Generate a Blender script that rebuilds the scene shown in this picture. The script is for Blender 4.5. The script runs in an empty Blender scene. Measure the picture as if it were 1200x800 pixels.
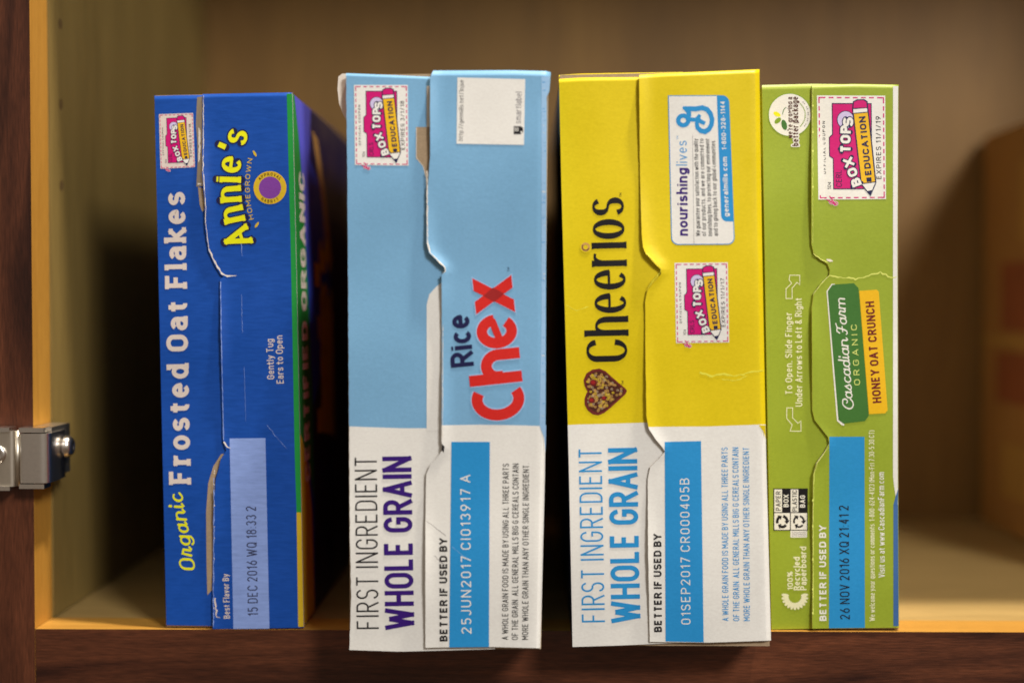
import bpy, math, random
from mathutils import Vector, Euler
random.seed(7)
scene = bpy.context.scene
COL = scene.collection

# ------------------------------------------------------------------ camera
F = 1667.0                                   # focal length in photo pixels (1200 wide)
CAM = Vector((0.0, -0.55, 0.1267))
PITCH, YAW = math.radians(1.5), math.radians(0.86)
cam = bpy.data.cameras.new('camera')
cam.sensor_width = 36.0
cam.lens = 36.0 * F / 1200.0
cam.clip_start = 0.02
cam.clip_end = 50.0
cam.dof.use_dof = True
cam.dof.focus_distance = 0.537
cam.dof.aperture_fstop = 3.0
cam_o = bpy.data.objects.new('camera', cam)
COL.objects.link(cam_o)
cam_o.location = CAM
cam_o.rotation_euler = (math.pi / 2 - PITCH, 0, YAW)
scene.camera = cam_o
CM = Euler((math.pi / 2 - PITCH, 0, YAW)).to_matrix()

# ------------------------------------------------------------------ world, lamps, exposure
w = bpy.data.worlds.new('World')
scene.world = w
w.use_nodes = True
bg = w.node_tree.nodes['Background']
wt_ = w.node_tree.nodes.new('ShaderNodeTexCoord')          # an ordinary room: pale ceiling, darker floor
ws_ = w.node_tree.nodes.new('ShaderNodeSeparateXYZ')
wr_ = w.node_tree.nodes.new('ShaderNodeMapRange')
wr_.inputs['From Min'].default_value = -1.0
wc_ = w.node_tree.nodes.new('ShaderNodeValToRGB')
wc_.color_ramp.elements[0].position = 0.30
wc_.color_ramp.elements[0].color = (0.30, 0.20, 0.13, 1)
wc_.color_ramp.elements[1].position = 0.85
wc_.color_ramp.elements[1].color = (1.0, 0.92, 0.80, 1)
w.node_tree.links.new(wt_.outputs['Generated'], ws_.inputs[0])
w.node_tree.links.new(ws_.outputs['Z'], wr_.inputs['Value'])
w.node_tree.links.new(wr_.outputs[0], wc_.inputs[0])
w.node_tree.links.new(wc_.outputs[0], bg.inputs[0])
bg.inputs[1].default_value = 0.42

def lamp(name, loc, target, size, energy, color):
    l = bpy.data.lights.new(name, 'AREA')
    l.shape = 'DISK'
    l.size = size
    l.energy = energy
    l.color = color
    o = bpy.data.objects.new(name, l)
    COL.objects.link(o)
    o.location = loc
    o.rotation_euler = (Vector(target) - Vector(loc)).to_track_quat('-Z', 'Y').to_euler()
    return o
lamp('ceiling_lamp', (0.42, -0.185, 1.90), (0.05, 0.02, 0.0), 0.10, 54.0, (1.0, 0.90, 0.76))
lamp('room_lamp', (1.0, -1.75, 1.25), (0.0, 0.0, 0.1), 0.50, 36.0, (1.0, 0.965, 0.93))

scene.view_settings.view_transform = 'Standard'
scene.view_settings.look = 'None'
scene.view_settings.exposure = 0.0
scene.view_settings.gamma = 1.0

# ------------------------------------------------------------------ materials
def lin(c):
    return tuple(((v / 255) / 12.92) if v / 255 <= 0.04045 else (((v / 255) + 0.055) / 1.055) ** 2.4 for v in c)
MATS = {}
def new_mat(name):
    m = bpy.data.materials.new(name)
    m.use_nodes = True
    MATS[name] = m
    return m, m.node_tree, m.node_tree.nodes['Principled BSDF']
def pr(name, rgb, gain=1.16, rough=0.42, streak=False, mottle=0.06, spec=0.24):
    """printed card: base colour with faint fibre mottling and a fine uneven surface"""
    if name in MATS: return MATS[name]
    m, nt, b = new_mat(name)
    c = [min(0.86, v * gain) for v in lin(rgb)]
    tc = nt.nodes.new('ShaderNodeTexCoord')
    mp = nt.nodes.new('ShaderNodeMapping')
    mp.inputs['Scale'].default_value = (1, 1, 6.0) if streak else (1, 1, 1.6)
    nt.links.new(tc.outputs['Object'], mp.inputs['Vector'])
    n = nt.nodes.new('ShaderNodeTexNoise')
    n.inputs['Scale'].default_value = 160 if streak else 900
    n.inputs['Detail'].default_value = 6
    n.inputs['Roughness'].default_value = 0.7
    nt.links.new(mp.outputs[0], n.inputs['Vector'])
    r = nt.nodes.new('ShaderNodeValToRGB')
    k = mottle * (2.2 if streak else 1)
    r.color_ramp.elements[0].position = 0.3
    r.color_ramp.elements[1].position = 0.7
    r.color_ramp.elements[0].color = (*[v * (1 - k) for v in c], 1)
    r.color_ramp.elements[1].color = (*[min(0.9, v * (1 + k) + 0.004) for v in c], 1)
    nt.links.new(n.outputs['Fac'], r.inputs[0])
    nt.links.new(r.outputs[0], b.inputs['Base Color'])
    n3 = nt.nodes.new('ShaderNodeTexNoise')
    n3.inputs['Scale'].default_value = 26
    n3.inputs['Detail'].default_value = 3
    nt.links.new(tc.outputs['Object'], n3.inputs['Vector'])
    mr = nt.nodes.new('ShaderNodeMapRange')
    mr.inputs['From Min'].default_value = 0.3
    mr.inputs['From Max'].default_value = 0.7
    mr.inputs['To Min'].default_value = rough - 0.09
    mr.inputs['To Max'].default_value = rough + 0.1
    nt.links.new(n3.outputs['Fac'], mr.inputs['Value'])
    nt.links.new(mr.outputs[0], b.inputs['Roughness'])
    mr2 = nt.nodes.new('ShaderNodeMapRange')
    mr2.inputs['From Min'].default_value = 0.3
    mr2.inputs['From Max'].default_value = 0.7
    mr2.inputs['To Min'].default_value = 0.94
    mr2.inputs['To Max'].default_value = 1.05
    nt.links.new(n3.outputs['Fac'], mr2.inputs['Value'])
    hs = nt.nodes.new('ShaderNodeHueSaturation')
    nt.links.new(mr2.outputs[0], hs.inputs['Value'])
    nt.links.new(r.outputs[0], hs.inputs['Color'])
    nt.links.new(hs.outputs[0], b.inputs['Base Color'])
    b.inputs['Specular IOR Level'].default_value = spec
    n2 = nt.nodes.new('ShaderNodeTexNoise')
    n2.inputs['Scale'].default_value = 420
    n2.inputs['Detail'].default_value = 4
    nt.links.new(mp.outputs[0], n2.inputs['Vector'])
    bp = nt.nodes.new('ShaderNodeBump')
    bp.inputs['Strength'].default_value = 0.09
    bp.inputs['Distance'].default_value = 0.0003
    nt.links.new(n2.outputs['Fac'], bp.inputs['Height'])
    nt.links.new(bp.outputs[0], b.inputs['Normal'])
    return m

def wood(name, dark, light, axis, rough, scale=22.0, contrast=(0.3, 0.72), fine=0.25, spec=0.4):
    m, nt, b = new_mat(name)
    tc = nt.nodes.new('ShaderNodeTexCoord')
    mp = nt.nodes.new('ShaderNodeMapping')
    s = [1.0, 1.0, 1.0]
    s[axis] = 0.09
    mp.inputs['Scale'].default_value = s
    nt.links.new(tc.outputs['Object'], mp.inputs['Vector'])
    n = nt.nodes.new('ShaderNodeTexNoise')
    n.inputs['Scale'].default_value = scale
    n.inputs['Detail'].default_value = 8
    n.inputs['Roughness'].default_value = 0.62
    n.inputs['Distortion'].default_value = 1.2
    nt.links.new(mp.outputs[0], n.inputs['Vector'])
    r = nt.nodes.new('ShaderNodeValToRGB')
    r.color_ramp.elements[0].position, r.color_ramp.elements[1].position = contrast
    r.color_ramp.elements[0].color = (*dark, 1)
    r.color_ramp.elements[1].color = (*light, 1)
    nt.links.new(n.outputs['Fac'], r.inputs[0])
    n2 = nt.nodes.new('ShaderNodeTexNoise')
    n2.inputs['Scale'].default_value = scale * 28
    n2.inputs['Detail'].default_value = 5
    nt.links.new(mp.outputs[0], n2.inputs['Vector'])
    mx = nt.nodes.new('ShaderNodeMixRGB')
    mx.blend_type = 'OVERLAY'
    mx.inputs[0].default_value = fine
    nt.links.new(r.outputs[0], mx.inputs[1])
    nt.links.new(n2.outputs['Fac'], mx.inputs[2])
    nt.links.new(mx.outputs[0], b.inputs['Base Color'])
    b.inputs['Roughness'].default_value = rough
    b.inputs['Specular IOR Level'].default_value = spec
    bp = nt.nodes.new('ShaderNodeBump')
    bp.inputs['Strength'].default_value = 0.15
    bp.inputs['Distance'].default_value = 0.0005
    nt.links.new(n2.outputs['Fac'], bp.inputs['Height'])
    nt.links.new(bp.outputs[0], b.inputs['Normal'])
    return m

cherry_v = wood('cherry stile', (0.024, 0.0062, 0.0032), (0.128, 0.039, 0.017), 2, 0.36, 58, contrast=(0.36, 0.70), fine=0.85)
cherry_h = wood('cherry rail', (0.026, 0.0066, 0.0034), (0.150, 0.046, 0.019), 0, 0.36, 58, contrast=(0.36, 0.70), fine=0.85)
edge_v = wood('maple edge upright', (0.44, 0.20, 0.028), (0.60, 0.30, 0.05), 2, 0.4, 60)
edge_h = wood('maple edge level', (0.44, 0.21, 0.035), (0.60, 0.32, 0.06), 0, 0.4, 60)
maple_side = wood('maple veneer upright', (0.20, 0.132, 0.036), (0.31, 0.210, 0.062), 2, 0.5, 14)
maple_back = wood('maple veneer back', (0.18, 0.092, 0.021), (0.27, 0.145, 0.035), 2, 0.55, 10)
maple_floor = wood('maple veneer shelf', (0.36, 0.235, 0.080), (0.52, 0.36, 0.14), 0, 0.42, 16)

def metal(name, c, rough):
    m, nt, b = new_mat(name)
    b.inputs['Metallic'].default_value = 1.0
    b.inputs['Roughness'].default_value = rough
    n = nt.nodes.new('ShaderNodeTexNoise')
    n.inputs['Scale'].default_value = 700
    n.inputs['Detail'].default_value = 4
    r = nt.nodes.new('ShaderNodeValToRGB')
    r.color_ramp.elements[0].color = (*[v * 0.85 for v in c], 1)
    r.color_ramp.elements[1].color = (*c, 1)
    tc = nt.nodes.new('ShaderNodeTexCoord')
    nt.links.new(tc.outputs['Object'], n.inputs['Vector'])
    nt.links.new(n.outputs['Fac'], r.inputs[0])
    nt.links.new(r.outputs[0], b.inputs['Base Color'])
    return m
steel = metal('nickel plated steel', (0.84, 0.80, 0.75), 0.26)
steel_dull = metal('dull plated steel', (0.72, 0.66, 0.56), 0.36)
foil = metal('torn foil liner', (0.60, 0.50, 0.38), 0.42)

# ------------------------------------------------------------------ pixel <-> place
def ray(px, py):
    return CM @ Vector(((px - 600) / F, (400 - py) / F, -1))
def W(px, py, y):
    """point at depth y seen at this place of the photo"""
    d = ray(px, py)
    return CAM + d * ((y - CAM.y) / d.y)
def floor_y(px, py):
    d = ray(px, py)
    return CAM.y + d.y * (-CAM.z / d.z)

# ------------------------------------------------------------------ mesh helpers
class MB:
    def __init__(self):
        self.v, self.f, self.m, self.mats = [], [], [], []
    def mi(self, mat):
        if mat not in self.mats: self.mats.append(mat)
        return self.mats.index(mat)
    def face(self, pts, mat, facing=None):
        pts = [Vector(p) for p in pts]
        if facing is not None:
            n = Vector((0, 0, 0))
            for i in range(len(pts)):
                a, b = pts[i], pts[(i + 1) % len(pts)]
                n += Vector(((a.y - b.y) * (a.z + b.z), (a.z - b.z) * (a.x + b.x), (a.x - b.x) * (a.y + b.y)))
            if n.dot(facing) < 0: pts.reverse()
        i0 = len(self.v)
        self.v += pts
        self.f.append(list(range(i0, i0 + len(pts))))
        self.m.append(self.mi(mat))
    def box(self, lo, hi, mat, mats=None):
        x0, y0, z0 = lo; x1, y1, z1 = hi
        q = {'l': [(x0, y0, z0), (x0, y0, z1), (x0, y1, z1), (x0, y1, z0)], 'r': [(x1, y0, z0), (x1, y1, z0), (x1, y1, z1), (x1, y0, z1)],
             'f': [(x0, y0, z0), (x1, y0, z0), (x1, y0, z1), (x0, y0, z1)], 'b': [(x0, y1, z0), (x0, y1, z1), (x1, y1, z1), (x1, y1, z0)],
             'd': [(x0, y0, z0), (x0, y1, z0), (x1, y1, z0), (x1, y0, z0)], 'u': [(x0, y0, z1), (x1, y0, z1), (x1, y1, z1), (x0, y1, z1)]}
        for k, p in q.items():
            self.face(p, (mats or {}).get(k, mat))
    def build(self, name, parent=None, smooth=False, weld=False, bevel=0):
        me = bpy.data.meshes.new(name)
        off = parent_loc(parent)
        me.from_pydata([tuple(v - off) for v in self.v], [], self.f)
        for m in self.mats: me.materials.append(m)
        for p, i in zip(me.polygons, self.m):
            p.material_index = i
            p.use_smooth = smooth
        if weld:
            import bmesh
            bm = bmesh.new(); bm.from_mesh(me)
            bmesh.ops.remove_doubles(bm, verts=bm.verts, dist=1e-6)
            bm.to_mesh(me); bm.free()
        me.update()
        o = bpy.data.objects.new(name, me)
        COL.objects.link(o)
        if parent is not None: o.parent = parent
        if bevel:
            b = o.modifiers.new('bevel', 'BEVEL')
            b.width = bevel; b.segments = 3; b.limit_method = 'ANGLE'
        return o
def parent_loc(p):
    v = Vector((0, 0, 0))
    while p is not None:
        v += Vector(p.location); p = p.parent
    return v
def thing(name, label, cat, loc, group=None):
    o = bpy.data.objects.new(name, None)
    o.empty_display_size = 0.02
    COL.objects.link(o)
    o.location = loc
    o['label'] = label; o['category'] = cat
    if group: o['group'] = group
    return o

# ------------------------------------------------------------------ printing on a card surface
MM = 0.001
class Art(MB):
    """flat ink shapes laid on a card face; surf(px, py, lift) gives the place on the face, xf maps drawing units to photo pixels"""
    def __init__(self, surf, xf=None, base=0.10):
        super().__init__()
        self.surf = surf; self.xf = xf or (lambda x, y: (x, y)); self.base = base; self.k = 0; self.maxedge = 6.0; self.up = Vector((0, -1, 0))
    def lift(self, layer):
        self.k = (self.k + 1) % 7
        return (0.03 + self.base * 0.25 + layer * 0.022 + self.k * 0.002) * MM
    def P(self, x, y, l):
        px, py = self.xf(x, y)
        return self.surf(px, py, l)
    def poly(self, pts, mat, layer=0):
        l = self.lift(layer)
        pts = [(float(a), float(b)) for a, b in pts]
        # ear clipping keeps concave outlines right
        for t in earclip(pts):
            self.tri([pts[i] for i in t], l, mat, 0)
    def tri(self, t, l, mat, depth):
        q = [self.xf(*p) for p in t]
        e = [dist(q[i], q[(i + 1) % 3]) for i in range(3)]
        m = max(e)
        if m < self.maxedge or depth > 9:
            self.face([self.P(*p, l) for p in t], mat, self.up)
            return
        i = e.index(m)
        a, b, c = t[i], t[(i + 1) % 3], t[(i + 2) % 3]
        h = ((a[0] + b[0]) / 2, (a[1] + b[1]) / 2)
        self.tri([a, h, c], l, mat, depth + 1)
        self.tri([h, b, c], l, mat, depth + 1)
    def zone(self, xl, xr, ys, mat, layer=0, cell=8):
        """large printed field that follows the face: xl(y), xr(y) bound it"""
        l = self.lift(layer)
        rows = []
        for y in ys:
            a, b = xl(y), xr(y)
            rows.append([(a + (b - a) * i / 24.0, y) for i in range(25)])
        for r0, r1 in zip(rows, rows[1:]):
            for i in range(24):
                self.face([self.P(*r0[i], l), self.P(*r0[i + 1], l), self.P(*r1[i + 1], l), self.P(*r1[i], l)], mat, self.up)
    def rect(self, q, mat, layer=0, n=40):
        """four corners TL TR BR BL, subdivided so that it follows the face"""
        l = self.lift(layer)
        f = quadmap(q)
        for i in range(10):
            for j in range(n):
                c = [(i / 10, j / n), ((i + 1) / 10, j / n), ((i + 1) / 10, (j + 1) / n), (i / 10, (j + 1) / n)]
                self.face([self.P(*f(*p), l) for p in c], mat, self.up)
    def ribbon(self, pts, width, mat, layer=0, closed=False, cap=False):
        l = self.lift(layer)
        if isinstance(width, (list, tuple)) and len(width) == len(pts) and self.maxedge < 1e6:
            o, wo = [pts[0]], [width[0]]
            for (a, b), (wa, wb) in zip(zip(pts, pts[1:]), zip(width, width[1:])):
                n = int(dist(self.xf(*a), self.xf(*b)) / 6) + 1
                for i in range(1, n + 1):
                    q = (a[0] + (b[0] - a[0]) * i / n, a[1] + (b[1] - a[1]) * i / n)
                    if dist(q, o[-1]) > 1e-7: o.append(q); wo.append(wa + (wb - wa) * i / n)
            pts, width = o, wo
        pts = dedupe(pts)
        if not isinstance(width, (list, tuple)) and self.maxedge < 1e6: pts = densify(pts, self)
        if closed and len(pts) > 2 and dist(pts[0], pts[-1]) < 1e-6: pts = pts[:-1]
        n = len(pts)
        if n < 2: return
        ws = width if isinstance(width, (list, tuple)) else [width] * n
        if len(ws) != n: ws = [ws[min(len(ws) - 1, i)] for i in range(n)]
        L, R = [], []
        for i in range(n):
            if closed: a, b, c = pts[i - 1], pts[i], pts[(i + 1) % n]
            else: a, b, c = pts[max(0, i - 1)], pts[i], pts[min(n - 1, i + 1)]
            d0 = unit(a, b) if a != b else unit(b, c)
            d1 = unit(b, c) if b != c else d0
            nx, ny = -(d0[1] + d1[1]), d0[0] + d1[0]
            q = math.hypot(nx, ny)
            if q < 1e-6: nx, ny, q = -d0[1], d0[0], 1
            nx /= q; ny /= q
            cs = max(0.72, nx * -d1[1] + ny * d1[0])
            h = ws[i] / 2 / cs
            L.append((b[0] + nx * h, b[1] + ny * h)); R.append((b[0] - nx * h, b[1] - ny * h))
        for i in range(n if closed else n - 1):
            j = (i + 1) % n
            self.face([self.P(*p, l) for p in (L[i], L[j], R[j], R[i])], mat, self.up)
        if cap and not closed:
            for e, o in ((0, 1), (n - 1, n - 2)):
                a = math.atan2(pts[e][1] - pts[o][1], pts[e][0] - pts[o][0])
                self.face([self.P(pts[e][0] + ws[e] / 2 * math.cos(a + math.radians(t)), pts[e][1] + ws[e] / 2 * math.sin(a + math.radians(t)), l) for t in range(-90, 91, 30)], mat, self.up)
    def disc(self, cx, cy, rx, ry, mat, layer=0, n=36, rot=0):
        c, s = math.cos(rot), math.sin(rot)
        if max(rx, ry) > 6:
            pts = [(rx * math.cos(2 * math.pi * i / n), ry * math.sin(2 * math.pi * i / n)) for i in range(n)]
            self.poly([(cx + x * c - y * s, cy + x * s + y * c) for x, y in pts], mat, layer)
            return
        l = self.lift(layer)
        p = []
        for i in range(n):
            a = 2 * math.pi * i / n
            x, y = rx * math.cos(a), ry * math.sin(a)
            p.append(self.P(cx + x * c - y * s, cy + x * s + y * c, l))
        self.face(p, mat, self.up)
    def ring(self, cx, cy, rx, ry, wd, mat, layer=0, a0=0, a1=360, n=36):
        p = [(cx + rx * math.cos(math.radians(a0 + (a1 - a0) * i / n)), cy + ry * math.sin(math.radians(a0 + (a1 - a0) * i / n))) for i in range(n + 1)]
        self.ribbon(p, wd, mat, layer, closed=(abs(a1 - a0) >= 360))
    def text(self, s, p0, p1, h, mat, wt=0.13, layer=1, shear=0.0, bow=0.0, contrast=0.0, serif=0.0, cap=False, outline=None, gap=0.2, xh=None, font=None, space=0.34, scalew=None):
        """one line from baseline point p0 to p1; h = height of capitals; strokes are wt*h wide"""
        lay = layout(s, gap, wt, space, font)
        total = lay[-1][1] if lay else 1
        Lx = dist(p0, p1)
        t = unit(p0, p1); nrm = (t[1], -t[0])
        sx = Lx / total
        def bl(u):
            q = u / Lx
            b = 4 * bow * q * (1 - q)
            db = 4 * bow * (1 - 2 * q) / Lx
            tt = (t[0] + nrm[0] * db, t[1] + nrm[1] * db)
            m = math.hypot(*tt); tt = (tt[0] / m, tt[1] / m)
            return (p0[0] + t[0] * u + nrm[0] * b, p0[1] + t[1] * u + nrm[1] * b), tt, (tt[1], -tt[0])
        def put(path_list, extra, m_, ly):
            for g, x0, gw in path_list:
                uc = (x0 + gw / 2) * sx
                o, tt, nn = bl(uc)
                strokes, serifs = g
                for st in (strokes if cap else [q for k in strokes for q in split_sharp(k)]):
                    pts, wds = [], []
                    st = list(st)
                    for i, (gx, gy) in enumerate(st):
                        v = gy
                        if xh and 0 <= gy: v = gy * xh / 0.7 if gy <= 0.7 else xh + (gy - 0.7) * (1 - xh) / 0.3
                        v = (wt / 2 + v * (1 - wt)) * h
                        u = (x0 + gx) * sx - uc + shear * v
                        pts.append((o[0] + tt[0] * u + nn[0] * v, o[1] + tt[1] * u + nn[1] * v))
                        a = st[max(0, i - 1)]; b = st[min(len(st) - 1, i + 1)]
                        dx, dy = (b[0] - a[0]) * sx, (b[1] - a[1]) * h
                        m = math.hypot(dx, dy) or 1
                        wds.append(wt * h * (1 - contrast * (abs(dx) / m) ** 1.5) + extra)
                    if not cap and dist(st[0], st[-1]) > 1e-6:
                        for e, q in ((0, 1), (-1, -2)):
                            if st[e][1] in (0, .7, 1) and abs(st[e][1] - st[q][1]) > abs(st[e][0] - st[q][0]) and abs(st[e][1] - st[q][1]) > 0.1:
                                d_ = unit(pts[q], pts[e])
                                pts[e] = (pts[e][0] + d_[0] * wt * h / 2, pts[e][1] + d_[1] * wt * h / 2)
                    self.ribbon(pts, wds, m_, ly, cap=cap or extra > 0, closed=(len(st) > 3 and dist(st[0], st[-1]) < 1e-6))
                if serif:
                    th = wt * h * (1 - contrast) * 0.95
                    for (gx, gy, l_, r_) in serifs:
                        v = gy
                        if xh and 0 <= gy: v = gy * xh / 0.7 if gy <= 0.7 else xh + (gy - 0.7) * (1 - xh) / 0.3
                        v = (wt / 2 + v * (1 - wt)) * h
                        v += (th - wt * h) / 2 if gy < 0.05 else (wt * h - th) / 2
                        ax = (x0 + gx) * sx - uc - l_ * serif * h
                        bx = (x0 + gx) * sx - uc + r_ * serif * h
                        self.ribbon([(o[0] + tt[0] * u + nn[0] * v, o[1] + tt[1] * u + nn[1] * v) for u in (ax - extra / 2, bx + extra / 2)], th + extra, m_, ly)
        items = [(g, x0, gw) for g, x1, x0, gw in lay if g is not None]
        if outline: put(items, outline[0], outline[1], layer)
        put(items, 0, mat, layer + (1 if outline else 0))

def split_sharp(st):
    out, cur = [], [st[0]]
    for i in range(1, len(st)):
        cur.append(st[i])
        if i < len(st) - 1:
            a, b = unit(st[i - 1], st[i]), unit(st[i], st[i + 1])
            if a[0] * b[0] + a[1] * b[1] < -0.15:
                out.append(cur); cur = [st[i]]
    out.append(cur)
    return out
def densify(p, art):
    o = [p[0]]
    for a, b in zip(p, p[1:]):
        n = int(dist(art.xf(*a), art.xf(*b)) / 6) + 1
        o += [(a[0] + (b[0] - a[0]) * i / n, a[1] + (b[1] - a[1]) * i / n) for i in range(1, n + 1)]
    return o
def dist(a, b): return math.hypot(a[0] - b[0], a[1] - b[1])
def unit(a, b):
    d = dist(a, b) or 1
    return ((b[0] - a[0]) / d, (b[1] - a[1]) / d)
def dedupe(p):
    o = []
    for q in p:
        if not o or dist(o[-1], q) > 1e-7: o.append(tuple(q))
    return o
def quadmap(q):
    TL, TR, BR, BL = q
    return lambda u, v: (TL[0] * (1 - u) * (1 - v) + TR[0] * u * (1 - v) + BR[0] * u * v + BL[0] * (1 - u) * v,
                         TL[1] * (1 - u) * (1 - v) + TR[1] * u * (1 - v) + BR[1] * u * v + BL[1] * (1 - u) * v)
def earclip(p):
    idx = list(range(len(p)))
    area = sum(p[i][0] * p[(i + 1) % len(p)][1] - p[(i + 1) % len(p)][0] * p[i][1] for i in idx)
    if area < 0: idx.reverse()
    def cr(a, b, c): return (b[0] - a[0]) * (c[1] - a[1]) - (b[1] - a[1]) * (c[0] - a[0])
    out, guard = [], 0
    while len(idx) > 3 and guard < 4000:
        guard += 1
        for k in range(len(idx)):
            i, j, l = idx[k - 1], idx[k], idx[(k + 1) % len(idx)]
            if cr(p[i], p[j], p[l]) <= 1e-12: continue
            if any(m not in (i, j, l) and cr(p[i], p[j], p[m]) >= 0 and cr(p[j], p[l], p[m]) >= 0 and cr(p[l], p[i], p[m]) >= 0 for m in idx): continue
            out.append((i, j, l)); idx.pop(k); break
        else: break
    out.append(tuple(idx))
    return out

# ------------------------------------------------------------------ lettering skeletons (capitals 1 high, small letters 0.7)
def E(cx, cy, rx, ry, a0, a1, n=0):
    n = n or max(4, int(abs(a1 - a0) / 15))
    return [(cx + rx * math.cos(math.radians(a0 + (a1 - a0) * i / n)), cy + ry * math.sin(math.radians(a0 + (a1 - a0) * i / n))) for i in range(n + 1)]
G = {}
def gl(ch, wd, strokes, serifs=()): G[ch] = (wd, strokes, serifs)
gl('A', .60, [[(0, 0), (.3, 1), (.6, 0)], [(.11, .3), (.49, .3)]], [(0, 0, .9, .9), (.6, 0, .9, .9)])
gl('B', .52, [[(0, 0), (0, 1)], [(0, 1), (.26, 1)] + E(.26, .77, .22, .23, 90, -90) + [(0, .54)], [(.26, .54)] + E(.26, .27, .26, .27, 90, -90) + [(0, 0)]])
gl('C', .54, [E(.27, .71, .27, .29, 5, 180) + E(.27, .29, .27, .29, 180, 355)])
gl('D', .54, [[(0, 0), (0, 1), (.24, 1)] + E(.24, .7, .30, .30, 90, 0) + E(.24, .3, .30, .30, 0, -90) + [(0, 0)]])
gl('E', .46, [[(.46, 1), (0, 1), (0, 0), (.46, 0)], [(0, .52), (.40, .52)]])
gl('F', .46, [[(.46, 1), (0, 1), (0, 0)], [(0, .5), (.38, .5)]], [(0, 0, .9, .9), (0, 1, .9, 0)])
gl('G', .55, [E(.27, .71, .27, .29, 8, 180) + E(.27, .29, .27, .29, 180, 360) + [(.54, .48), (.28, .48)]])
gl('H', .54, [[(0, 0), (0, 1)], [(.54, 0), (.54, 1)], [(0, .52), (.54, .52)]])
gl('I', .0, [[(0, 0), (0, 1)]])
gl('J', .38, [E(.19, .22, .19, .22, 190, 360) + [(.38, 1)]])
gl('K', .54, [[(0, 0), (0, 1)], [(.52, 1), (0, .38)], [(.19, .58), (.54, 0)]])
gl('L', .44, [[(0, 1), (0, 0), (.44, 0)]])
gl('M', .68, [[(0, 0), (0, 1), (.34, .32), (.68, 1), (.68, 0)]])
gl('N', .56, [[(0, 0), (0, 1), (.56, 0), (.56, 1)]])
gl('O', .56, [E(.28, .70, .28, .30, 0, 180) + E(.28, .30, .28, .30, 180, 360) + [(.56, .70)]])
gl('P', .52, [[(0, 0), (0, 1), (.26, 1)] + E(.26, .73, .26, .27, 90, -90) + [(0, .46)]])
gl('Q', .56, [E(.28, .70, .28, .30, 0, 180) + E(.28, .30, .28, .30, 180, 360) + [(.56, .70)], [(.32, .24), (.6, -.06)]])
gl('R', .52, [[(0, 0), (0, 1), (.26, 1)] + E(.26, .74, .25, .26, 90, -90) + [(0, .48)], [(.25, .48), (.53, 0)]])
gl('S', .50, [E(.25, .76, .25, .24, 15, 180) + E(.25, .76, .25, .25, 180, 262, 4) + E(.25, .26, .25, .26, 80, 0, 5) + E(.25, .26, .25, .26, 0, -165)])
gl('T', .52, [[(0, 1), (.52, 1)], [(.26, 1), (.26, 0)]])
gl('U', .54, [[(0, 1)] + E(.27, .29, .27, .29, 180, 360) + [(.54, 1)]])
gl('V', .56, [[(0, 1), (.28, 0), (.56, 1)]])
gl('W', .84, [[(0, 1), (.21, 0), (.42, .92), (.63, 0), (.84, 1)]])
gl('X', .56, [[(0, 0), (.56, 1)], [(0, 1), (.56, 0)]])
gl('Y', .56, [[(0, 1), (.28, .46), (.56, 1)], [(.28, .46), (.28, 0)]])
gl('Z', .5, [[(0, 1), (.5, 1), (0, 0), (.5, 0)]])
gl('0', .48, [E(.24, .74, .24, .26, 0, 180) + E(.24, .26, .24, .26, 180, 360) + [(.48, .74)]])
gl('1', .22, [[(0, .78), (.22, 1), (.22, 0)]])
gl('2', .48, [E(.24, .75, .24, .25, 170, -20) + [(0, 0), (.48, 0)]])
gl('3', .46, [E(.22, .77, .22, .23, 160, -75) + E(.22, .27, .24, .27, 80, -160)])
gl('4', .5, [[(.36, 0), (.36, 1), (0, .25), (.5, .25)]])
gl('5', .47, [[(.43, 1), (.05, 1), (.02, .55)] + E(.23, .31, .24, .31, 120, -150)])
gl('6', .48, [[(.36, 1), (.06, .5)] + E(.24, .3, .24, .3, 140, 500, 24)])
gl('7', .46, [[(0, 1), (.46, 1), (.14, 0)]])
gl('8', .48, [E(.24, .77, .20, .23, 0, 360), E(.24, .27, .24, .27, 0, 360)])
gl('9', .48, [[(.12, 0), (.42, .5)] + E(.24, .7, .24, .3, -40, 320, 24)])
gl('a', .42, [E(.21, .49, .20, .21, 155, 0) + [(.41, 0)], [(.41, .42), (.2, .40)] + E(.18, .2, .18, .2, 90, 270) + [(.26, .0), (.41, .14)]], [(.41, 0, 0, .8)])
gl('b', .46, [[(0, 1), (0, 0)], E(.23, .35, .23, .35, 0, 360)])
gl('c', .42, [E(.23, .35, .23, .35, 45, 315)])
gl('d', .46, [[(.46, 1), (.46, 0)], E(.23, .35, .23, .35, 0, 360)], [(.46, 1, .9, 0), (.46, 0, 0, .9)])
gl('e', .46, [[(.01, .37), (.45, .37)] + E(.23, .35, .23, .35, 5, 315)])
gl('f', .28, [[(.12, 0), (.12, .8)] + E(.27, .8, .15, .2, 180, 80, 5), [(0, .68), (.28, .68)]])
gl('g', .46, [E(.23, .35, .23, .35, 0, 360), [(.46, .7), (.46, -.05)] + E(.23, -.05, .23, .22, 0, -155)])
gl('h', .44, [[(0, 1), (0, 0)], [(0, .42)] + E(.22, .46, .22, .24, 170, 0) + [(.44, 0)]], [(0, 1, .9, 0), (0, 0, .9, .8), (.44, 0, .8, .9)])
gl('i', .0, [[(0, 0), (0, .7)], [(0, .90), (0, 1.0)]], [(0, .7, .9, 0), (0, 0, .9, .9)])
gl('j', .1, [[(.1, .7), (.1, -.1), (0, -.25)], [(.1, .90), (.1, 1.0)]])
gl('k', .42, [[(0, 1), (0, 0)], [(.38, .7), (0, .26)], [(.14, .42), (.42, 0)]], [(0, 1, .9, 0), (0, 0, .9, .7), (.38, .7, .7, .8), (.42, 0, .6, .9)])
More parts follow.
